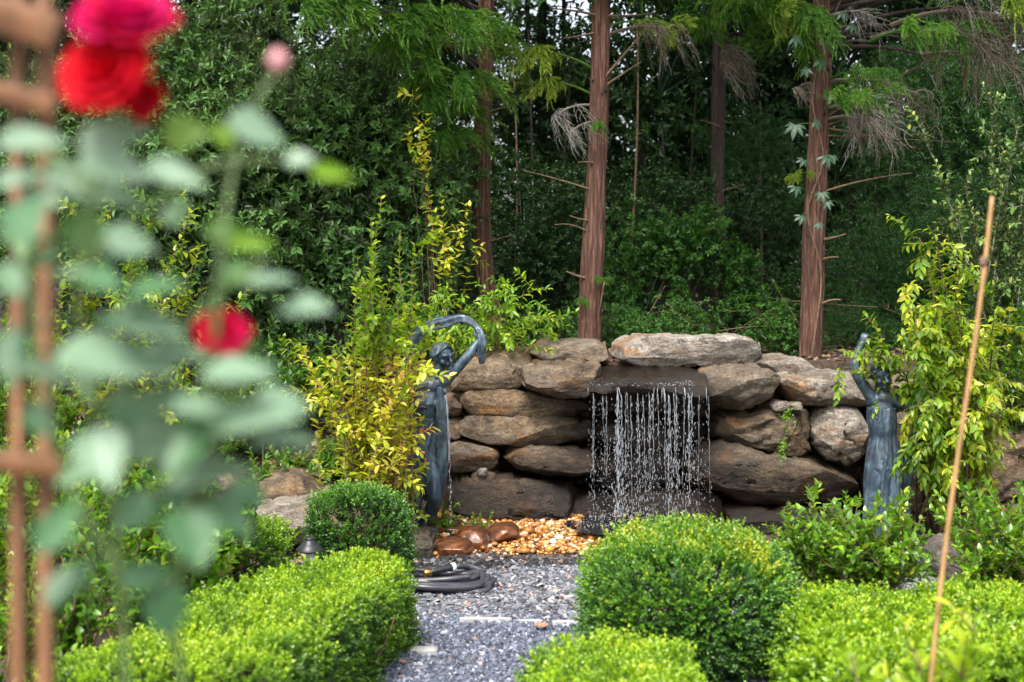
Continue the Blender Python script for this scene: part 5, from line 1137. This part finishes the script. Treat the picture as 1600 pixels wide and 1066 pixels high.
# yellow shrub in front of the left statue
yt = [(596,306,.05),(580,340,.05),(626,360,.05),(560,400,.1),(612,420,.1),(648,380,.1),(600,470,.1),(575,500,.1),(640,470,.15),(690,450,.2),(690,505,.2),(450,530,.3),(440,545,.35),(478,590,.3),(500,560,.25),(520,620,.25),(540,560,.2),(560,600,.15),(600,560,.12),(635,585,.15),(672,578,.2),(560,660,.15),(610,650,.15),(620,620,.15),(600,720,.1),(640,690,.12),(655,665,.2),(620,760,.05),(650,735,.1),(500,680,.2),(580,740,.1),(668,730,.15),(520,540,.2),(650,660,.1),(620,540,.1),(585,560,.1),(560,700,.1),(545,640,.15),(575,630,.1),(630,700,.1),(640,690,.1),(600,600,.1),(650,545,.12),(635,480,.1),(650,610,.1),(600,520,.1),(570,440,.1),(668,612,.15)]
def ytint(P, t):
    z = P[:, 2]; return np.where(z > .95, t * .55 + .02, t + .10 * fbm(P * 5, 2) + .12 * smooth(.3, .8, z) * smooth(1.1, .8, z))
shrub('yellow_shrub', 'tall yellow leaved shrub growing in front of the left bronze statue', ground_at(575, 6.75), tips(yt, 6.72, ge, .13), M['yellow'], .054, .030, ge, TM, (3, .15), .57, .16, .12, 'twig', .35, .006, 280, tint_fn=ytint, spread=.10)
# arching green shrub over the left end of the wall
at_ = [(895,510,.30),(880,500,.28),(845,560,.34),(800,570,.34),(775,590,.36),(830,480,.25),(790,440,.2),(860,450,.2),(740,470,.15),(760,540,.3),(820,540,.32),(700,445,.15),(870,530,.3),(720,520,.2),(780,510,.25),(810,450,.22)]
shrub('arching_shrub', 'yellow green shrub arching over the left end of the stone wall', ground_at(690, 8.0), tips(at_, 7.65, ge, .14), M['fresh'], .052, .030, ge, TL, (5, .16), .62, .15, .22, 'twig_green', .3, .005, 240, spread=.06)
# weeping yellow shrub right
wt_ = [(1450,355,.35),(1425,370,.45),(1480,370,.35),(1415,500,.45),(1420,610,.5),(1440,660,.5),(1430,720,.5),(1455,760,.5),(1475,600,.4),(1490,700,.45),(1500,760,.45),(1520,650,.4),(1540,560,.35),(1560,480,.3),(1545,600,.4),(1575,540,.3),(1460,480,.35),(1500,420,.3),(1330,560,.35),(1310,575,.35),(1350,530,.4),(1420,540,.45),(1550,690,.4),(1590,640,.35),(1530,730,.4),(1410,450,.4),(1470,540,.4),(1500,560,.4),(1530,500,.35),(1445,560,.45),(1460,640,.45),(1510,620,.4),(1490,490,.35),(1440,420,.4),(1425,580,.5),(1425,660,.5),(1420,640,.5),(1425,690,.5),(1435,580,.45),(1450,520,.4),(1465,700,.45),(1480,740,.45),(1515,700,.4),(1440,480,.4),(1540,640,.4),(1422,645,.5),(1432,600,.5),(1450,615,.45),(1440,575,.45),(1460,590,.45)]
def wtint(P, t): return t + .16 * fbm(P * 4 + 9, 2)
shrub('weeping_shrub', 'yellow and green weeping shrub hanging over the right bronze statue', ground_at(1500, 7.2, .0), tips(wt_, 6.84, ge, .13), M['yellow'], .058, .026, ge, T_fine(.23,.07,-.2), (6, .17), .40, .13, .45, 'twig', .3, .007, 280, tint_fn=wtint, arch=.4, spread=.10)
# far left yellow green shrub seen between the rose leaves
fl = [(120,320,.1),(180,300,.1),(240,330,.15),(300,420,.25),(320,450,.25),(150,360,.1),(90,400,.1),(210,390,.15),(270,460,.2),(60,470,.1),(330,520,.3),(120,470,.1),(180,450,.1),(240,520,.2),(200,560,.15),(280,580,.25),(150,600,.15),(100,580,.1),(250,640,.2),(370,480,.3),(40,540,.1),(60,400,.1),(290,350,.2)]
shrub('spreading_shrub', 'yellow green shrub seen between the rose leaves on the left', ground_at(190, 7.5), tips(fl, 7.4, ge, .2), M['yellow'], .058, .034, ge, TM, (6, .2), .36, .15, .15, 'twig', .25, .008, 0, tint_fn=wtint, spread=.14)
# leafy green shrubs low on the left
def leafy(px, Y, top, n, wid, label, mat='azalea', ll=.05, g=None, pieces=0, name='leafy_shrub', group='broad leaved green shrubs', bot=None, T=TW, tint=.58):
    g = g or ge; b = ground_at(px, Y); zt = at(px, top, Y)[2]; c = []
    for k in range(n):
        a = g.random() * 6.28; r_ = wid * math.sqrt(g.random()); z = b[2] + (zt - b[2]) * (.35 + .68 * g.random() ** .7) * (1 - .35 * (r_ / wid) ** 2); c.append((b[0] + r_ * math.cos(a), b[1] + .7 * r_ * math.sin(a), z, .02))
    return shrub(name, label, b, c, M[mat], ll, ll * .62, g, T, (4, .11), tint, .15, 0, 'twig', .32, .007, pieces, group=group, spread=.07, arch=.02, open_=.8, twigup=.6)
leafy(215, 4.95, 690, 46, .36, 'light green leafy shrub with brown stems behind the trellis, left of the front hedge', pieces=150, ll=.052)
leafy(40, 5.3, 620, 50, .40, 'light green leafy shrub at the far left edge behind the trellis', ll=.05, mat='fresh', tint=.5)
leafy(120, 6.6, 640, 46, .42, 'mid green leafy shrub behind the rose leaves at the left', ll=.055)
leafy(300, 5.6, 700, 34, .30, 'dark glossy leafy shrub between the low box hedge and the rose leaves', ll=.048, tint=.4)
leafy(1370, 5.75, 760, 36, .30, 'fresh green leafy shrub in front of the right statue', pieces=200, ll=.044)
leafy(1285, 5.85, 765, 34, .24, 'fresh green leafy shrub at the foot of the wall left of the right statue', pieces=150, ll=.042)
leafy(1575, 5.75, 750, 46, .32, 'fresh green leafy shrub at the far right beside the beige rock', pieces=150, ll=.042)
leafy(1480, 3.0, 975, 40, .36, 'blurred bright shrub tips in the bottom right corner', mat='box', ll=.062, tint=.72, T=TL)
leafy(1180, 3.15, 1062, 12, .22, 'blurred bright shrub tips at the bottom edge right of the round box bush', mat='box', ll=.04, tint=.72, T=TL)
# silvery upright shoots right
es = [(1440,200,.02),(1465,260,.02),(1547,145,.0),(1555,200,.0),(1590,200,.02),(1580,260,.02),(1600,330,.05),(1490,330,.05),(1530,340,.05),(1570,420,.05),(1605,450,.05),(1510,290,.02),(1620,220,0),(1560,310,.02),(1590,390,.04)]
shrub('thorny_shrub', 'grey green shrub with tall upright shoots behind the weeping yellow shrub', ground_at(1550, 7.9), tips(es, 7.8, ge, .12), M['silver'], .042, .022, ge, TW, (16, .14), .72, .12, 0, 'twig_grey', .25, .006, 0, spread=.1)
leafy(1570, 7.75, 390, 60, .42, 'mid green leafy shrub at the right edge behind the thorny shoots', mat='azalea', ll=.05, tint=.36)
leafy(50, 4.4, 820, 36, .26, 'light green leafy shrub at the foot of the trellis', mat='azalea', ll=.045, tint=.5)
leafy(40, 7.2, 480, 50, .45, 'mid green leafy shrub behind the lower part of the trellis', mat='fresh', ll=.055, tint=.42, T=TC)
leafy(330, 7.6, 560, 44, .42, 'green leafy shrub on the bank below the single red bloom', mat='fresh', ll=.05, tint=.36, T=TC)
leafy(470, 8.1, 540, 44, .42, 'dark green leafy shrub left of the yellow shrub', mat='under', ll=.06, tint=.62, T=TC)
leafy(640, 8.2, 470, 40, .34, 'dark green leafy shrub between the yellow shrub and the first cedar', mat='under', ll=.055, tint=.6, T=TC)
shrub('yellow_vine', 'small yellow shoots high in the grey green shrub left of the first cedar', ground_at(672, 8.5), tips([(650,140,.05),(640,190,.1),(668,180,.05),(655,225,.1),(660,205,.1)], 8.15, ge, .06), M['yellow'], .06, .045, ge, TM, (2, .10), .62, .12, .25, 'twig', .88, .002, spread=.03, cat_='vine')
vy = [(680,330,.1),(700,370,.1),(745,385,.1),(735,320,.1),(660,205,.1),(690,300,.1)]
shrub('yellow_vine', 'strand of yellow leaves hanging in front of the first cedar', ground_at(690, 8.3), tips(vy, 8.2, ge, .08), M['yellow'], .055, .04, ge, TM, (3, .10), .62, .12, .25, 'twig', .5, .0025, spread=.03, cat_='vine')
# ground plants
leafy(470, 7.35, 700, 26, .30, 'low green plants on the bank behind the mossy boulder', mat='under', ll=.045, name='woodland_plant', group='small plants on the bank', tint=.75)
leafy(560, 7.5, 690, 26, .30, 'dark leafy plant at the foot of the yellow shrub', mat='under', ll=.045, name='woodland_plant', group='small plants on the bank', tint=.55)
leafy(400, 7.8, 600, 34, .34, 'dark leafy plant on the bank under the red rose', mat='under', ll=.05, name='woodland_plant', group='small plants on the bank', tint=.5)
leafy(690, 7.05, 793, 8, .05, 'tiny bright seedling at the feet of the left statue', mat='fresh', ll=.022, name='seedling', group='seedlings in the basin', tint=.5)
leafy(748, 7.02, 816, 6, .035, 'tiny bright seedling in front of the bottom left boulder', mat='fresh', ll=.020, name='seedling', group='seedlings in the basin', tint=.6)
for px, py, Y, lb in ((1232,650,7.34,'thread of small leaves hanging from the two stone chips in the wall'),(1222,700,7.20,'tiny seedling growing in the joint above the long lower right boulder')):
    b = at(px, py - 12, Y - .02); shrub('wall_weed', lb, b, [tuple(b + [ge.normal(0, .02), -.02, -.05 - .05 * k, ]) for k in range(3)], M['fresh'], .014, .012, ge, TW, (2, .03), .5, .1, .2, 'twig_green', .1, .0012, cat_='weed', group='weeds in the wall joints', spread=.004)
b = at(1055, 561, 7.6)
# white flower head on the bank
fb = ground_at(408, 7.2); ft = at(408, 588, 7.2); t = thing('white_wildflower', 'white flat topped wildflower on the bank below the red rose', 'flower', fb); mb = MB(); tube(mb, bez(fb, (fb + ft) / 2 + [.02, 0, 0], ft, 8), [.003] * 8, 5); 
fm = MB()
for k in range(24):
    a = ge.random() * 6.28; r_ = .07 * math.sqrt(ge.random()); p = ft + [r_ * math.cos(a), r_ * math.sin(a), .02 - r_ * .15]; tube(mb, bez(ft - [0, 0, .03], (ft + p) / 2, p, 4), [.0012] * 4, 3)
    for q in range(5): put_leaves(fm, TW, p[None], np.array([[math.cos(q * 1.257), math.sin(q * 1.257), .2]]), np.array([[0, 0, 1.]]), np.array([.009]), np.array([.5]))
part('stalk', mb, M['twig_green'], t); part('flower_head', fm, M['flower_white'], t)

# ------------------------------------------------------------------ trellis and roses close to the camera
tp = at(50, 0, 1.16); tr = thing('garden_trellis', 'blurred orange brown wooden trellis at the left edge', 'trellis', (tp[0], 1.16, 0))
def slat(name, a, b, wd, th, mat='trellis'):
    a, b = np.asarray(a, float), np.asarray(b, float); d = nrm(b - a); x = nrm(np.cross(d, [0, 1., 0])); y = np.cross(d, x); mb = MB(); box(mb, (a + b) / 2, (wd / 2, th / 2, np.linalg.norm(b - a) / 2), np.stack([x, y, d], 1)); part(name, mb, M[mat], tr)
def post(px, Y, wd): p = at(px, 0, Y); slat('post', (p[0], Y, 0), (p[0], Y, 1.72), wd, .018)
post(30, 1.165, .0082); post(72, 1.165, .0098)
Yt = 1.14
slat('rail', at(-60, 5, Yt), at(92, 52, Yt), .030, .02); slat('rail', at(-60, 130, Yt), at(88, 166, Yt), .017, .014)
slat('rail', at(-40, 718, Yt), at(100, 727, Yt), .016, .014); slat('rail', at(-70, -150, Yt), at(110, -120, Yt), .02, .014)
slat('post', (at(-70, 0, 1.165)[0], 1.165, 0), (at(-70, 0, 1.165)[0], 1.165, 1.72), .0145, .018)

rb = np.array([-.33, 1.02, 0]); rose = thing('rose_bush', 'blurred climbing rose with red blooms and grey green leaves close to the camera', 'rose bush', rb)
gr = np.random.default_rng(15); Yr = 1.04
stems = [[(300,1400),(285,1066),(268,960),(300,800),(330,620),(345,400),(360,290),(400,160),(434,110)], [(180,1400),(190,900),(150,640),(120,420),(150,300),(185,180),(190,60)], [(268,960),(320,760),(352,600),(350,535)], [(150,640),(240,560),(330,470),(420,400)], [(120,420),(220,330),(330,260),(470,250)],[(190,900),(110,760),(60,560),(40,380)],[(150,300),(70,240),(-20,230)]]
SP = []
for k, s in enumerate(stems):
    P = spline([at(a, b, Yr + .02 * math.sin(i + k)) for i, (a, b) in enumerate(s)], 30)
    if k < 2: P[0] = rb + [.03 * k, 0, 0]
    SP.append(P); mb = MB(); tube(mb, P, np.linspace(.0042 if k < 2 else .003, .0018, 30), 8); part('stem', mb, M['rose_stem'], rose)
SPA = np.concatenate(SP)
ROSEL = {}
def rose_leaf(px, py, L, W, ang, tilt, tint, Y):
    """px,py middle of the leaf; L,W seen size in photo pixels; ang its direction in the picture; tilt: 1 = its face to the sky, 0 = to the camera"""
    tilt = .5 if (py < 400 and tilt > .8) else tilt
    c = at(px, py, Y); s = m_per_px(Y); a = R(ang); k_ = .90 if py < 500 else 1.06; L, W = L * k_, W * k_; ln = L * s
    d = np.array([math.cos(a), gr.normal(0, .15), math.sin(a)]); nn = nrm(np.array([gr.normal(0, .2), -(1 - tilt) - .15, tilt + .05])); d = nrm(d - nn * np.dot(d, nn))
    X = nrm(np.cross(d, nn)); Z = np.cross(X, d); b = int(tint * 7.99)
    if b not in ROSEL:
        n = 12; t = np.linspace(0, 1, n); prof = .56 * np.sin(np.pi * t ** .72) ** .85 * (1 - .22 * t); u = np.linspace(-1, 1, 7)
        V = np.stack([prof[:, None] * u[None], np.broadcast_to(t[:, None], (n, 7)), .22 * prof[:, None] * np.abs(u[None]) - .10 * t[:, None] ** 2 + .015 * np.sin(9 * t[:, None]) * np.abs(u[None])], -1).reshape(-1, 3)
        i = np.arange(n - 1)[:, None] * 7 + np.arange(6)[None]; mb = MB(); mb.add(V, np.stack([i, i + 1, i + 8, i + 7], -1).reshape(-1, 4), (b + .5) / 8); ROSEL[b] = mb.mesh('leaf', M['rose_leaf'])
    o = link('leaf', ROSEL[b], rose); w_ = min(W * s / max(.35, abs(X[0]) + abs(X[2]) * .9), ln * .85)
    Mx = Matrix(np.column_stack([X * w_, d * ln, Z * ln]).tolist()).to_4x4(); p = c - d * ln * .5; Mx.translation = Vector(p - rb); o.matrix_local = Mx
    i = np.argmin(np.linalg.norm(SPA - p, axis=1))
    if np.linalg.norm(SPA[i] - p) < .16: mb = MB(); tube(mb, bez(SPA[i], (SPA[i] + p) / 2 + [0, 0, .006], p, 6), np.linspace(.0016, .0011, 6), 5); part('leaf_stalk', mb, M['rose_stem'], rose)
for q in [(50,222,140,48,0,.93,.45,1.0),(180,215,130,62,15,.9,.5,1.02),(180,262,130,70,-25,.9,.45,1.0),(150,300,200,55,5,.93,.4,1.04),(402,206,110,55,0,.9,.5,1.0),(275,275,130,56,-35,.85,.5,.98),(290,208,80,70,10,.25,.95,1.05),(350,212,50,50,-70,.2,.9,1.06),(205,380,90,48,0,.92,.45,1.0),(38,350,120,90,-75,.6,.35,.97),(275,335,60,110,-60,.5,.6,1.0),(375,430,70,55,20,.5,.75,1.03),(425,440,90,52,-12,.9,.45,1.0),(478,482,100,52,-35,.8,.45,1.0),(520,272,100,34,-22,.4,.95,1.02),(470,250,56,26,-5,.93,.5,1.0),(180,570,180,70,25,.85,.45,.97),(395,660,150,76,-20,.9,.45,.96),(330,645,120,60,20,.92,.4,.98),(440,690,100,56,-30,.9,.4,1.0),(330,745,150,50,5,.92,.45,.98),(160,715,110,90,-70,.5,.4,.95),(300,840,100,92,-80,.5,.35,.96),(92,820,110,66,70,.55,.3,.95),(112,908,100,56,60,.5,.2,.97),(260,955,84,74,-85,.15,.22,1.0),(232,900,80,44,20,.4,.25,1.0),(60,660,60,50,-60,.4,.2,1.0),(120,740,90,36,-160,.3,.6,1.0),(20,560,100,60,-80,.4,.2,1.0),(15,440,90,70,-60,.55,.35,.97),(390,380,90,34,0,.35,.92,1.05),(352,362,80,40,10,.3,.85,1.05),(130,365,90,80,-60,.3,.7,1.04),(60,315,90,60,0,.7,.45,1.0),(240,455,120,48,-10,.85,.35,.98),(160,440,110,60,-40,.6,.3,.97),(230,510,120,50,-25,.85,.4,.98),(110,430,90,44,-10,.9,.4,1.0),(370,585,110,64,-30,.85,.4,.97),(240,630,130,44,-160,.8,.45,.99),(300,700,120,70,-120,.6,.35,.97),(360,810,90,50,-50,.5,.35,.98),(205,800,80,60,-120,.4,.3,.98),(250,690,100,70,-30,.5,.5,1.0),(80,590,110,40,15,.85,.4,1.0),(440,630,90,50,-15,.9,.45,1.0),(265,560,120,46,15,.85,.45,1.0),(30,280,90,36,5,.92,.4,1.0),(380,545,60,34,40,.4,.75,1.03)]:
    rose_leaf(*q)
for k in range(16):   # darker leaves deeper in the bush
    u = gr.random(); px_, py_ = (gr.uniform(110, 440), gr.uniform(520, 800)) if u < .6 else (gr.uniform(0, 200), gr.uniform(260, 620))
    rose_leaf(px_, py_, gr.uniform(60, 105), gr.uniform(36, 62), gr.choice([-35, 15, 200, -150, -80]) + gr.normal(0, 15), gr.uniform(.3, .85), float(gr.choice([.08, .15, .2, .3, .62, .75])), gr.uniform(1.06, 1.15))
# blooms: cupped layered petals
PET = {}
def petal_mesh(b):
    if b not in PET:
        n, k = 9, 9; t = np.linspace(0, 1, n)[:, None]; u = np.linspace(-1, 1, k)[None]
        wdt = .62 * (np.sin(np.pi * (.12 + .70 * t)) ** .8) * (1 + .06 * np.cos(5 * u)); x = wdt * u; y = t + .05 * np.cos(3 * u) * t; z = .34 * x ** 2 + .30 * t ** 2 - .26 * np.maximum(t - .72, 0) * 2.4 + .03 * np.sin(6 * u + 4 * t)
        V = np.stack([x, np.broadcast_to(y, x.shape), np.broadcast_to(z, x.shape)], -1).reshape(-1, 3); i = np.arange(n - 1)[:, None] * k + np.arange(k - 1)[None]
        mb = MB(); mb.add(V, np.stack([i, i + 1, i + k + 1, i + k], -1).reshape(-1, 4), (b + .5) / 4); PET[b] = mb.mesh('petal', M['petal'])
    return PET[b]
def bloom(px, py, Y, wpx, axis, layers, tint, label):
    c = at(px, py, Y); r_ = wpx * m_per_px(Y) / 2; ax = nrm(np.asarray(axis, float)); hm = MB(); ell(hm, -ax * r_ * .42, np.array([.2, .2, .24]) * r_); o = link('bloom', hm.mesh('bloom', M['rose_stem']), rose); o.location = tuple(c - rb); o['label'] = label
    ref = nrm(np.cross(ax, [0.3, .9, .1])); ref2 = np.cross(ax, ref)
    for li, (n, open_, s) in enumerate(layers):
        for k in range(n):
            a = k / n * 6.283 + li * .9 + gr.normal(0, .08); rad_ = ref * math.cos(a) + ref2 * math.sin(a); d = nrm(ax * math.cos(open_) + rad_ * math.sin(open_)); nn = nrm(ax * math.sin(open_) - rad_ * math.cos(open_)); X = np.cross(d, nn); L = r_ * s * gr.uniform(.92, 1.08)
            q = link('petal', petal_mesh(int(np.clip(tint + gr.normal(0, .15), 0, .99) * 4)), o); Mx = Matrix(np.column_stack([X * L, d * L, nn * L]).tolist()).to_4x4(); Mx.translation = Vector(rad_ * r_ * .05 - ax * r_ * .25); q.matrix_local = Mx
    mb = MB(); hp = c - ax * r_ * .5
    i = np.argmin(np.linalg.norm(SPA - hp, axis=1)); tube(mb, bez(SPA[i], hp - ax * r_ * .5, hp, 6), [.002] * 6, 6); part('flower_stalk', mb, M['rose_stem'], rose)
FULL = [(5, 1.45, 1.12), (6, 1.2, 1.05), (6, .92, .95), (5, .6, .85), (4, .3, .75)]
bloom(196, 30, 1.0, 136, (.10, -.55, .75), FULL, .82, 'upper magenta pink bloom')
bloom(166, 116, .99, 136, (-.15, -.8, .35), FULL, .2, 'lower scarlet bloom')
bloom(222, 152, 1.01, 70, (.5, -.6, -.3), FULL[1:4], .2, 'small scarlet bloom')
bloom(348, 520, 1.03, 76, (.1, -.6, .6), FULL, .6, 'single red bloom below the others')
def bud():
    c = at(434, 97, 1.04); o = MB()
    for k in range(5):
        a = k * 1.257; n = 8; t = np.linspace(0, 1, n); tube(o, c + np.stack([.004 * np.cos(a) * np.sin(np.pi * t), .004 * np.sin(a) * np.sin(np.pi * t), -.008 + .018 * t], -1), .0040 * np.sin(np.pi * (t * .8 + .15)), 8)
    m, nt, b, out = newmat('faded pink'); b.inputs['Base Color'].default_value = (.55, .25, .26, 1); b.inputs['Roughness'].default_value = .6
    part('bud', o, m, rose, label='faded pink bud')
bud()
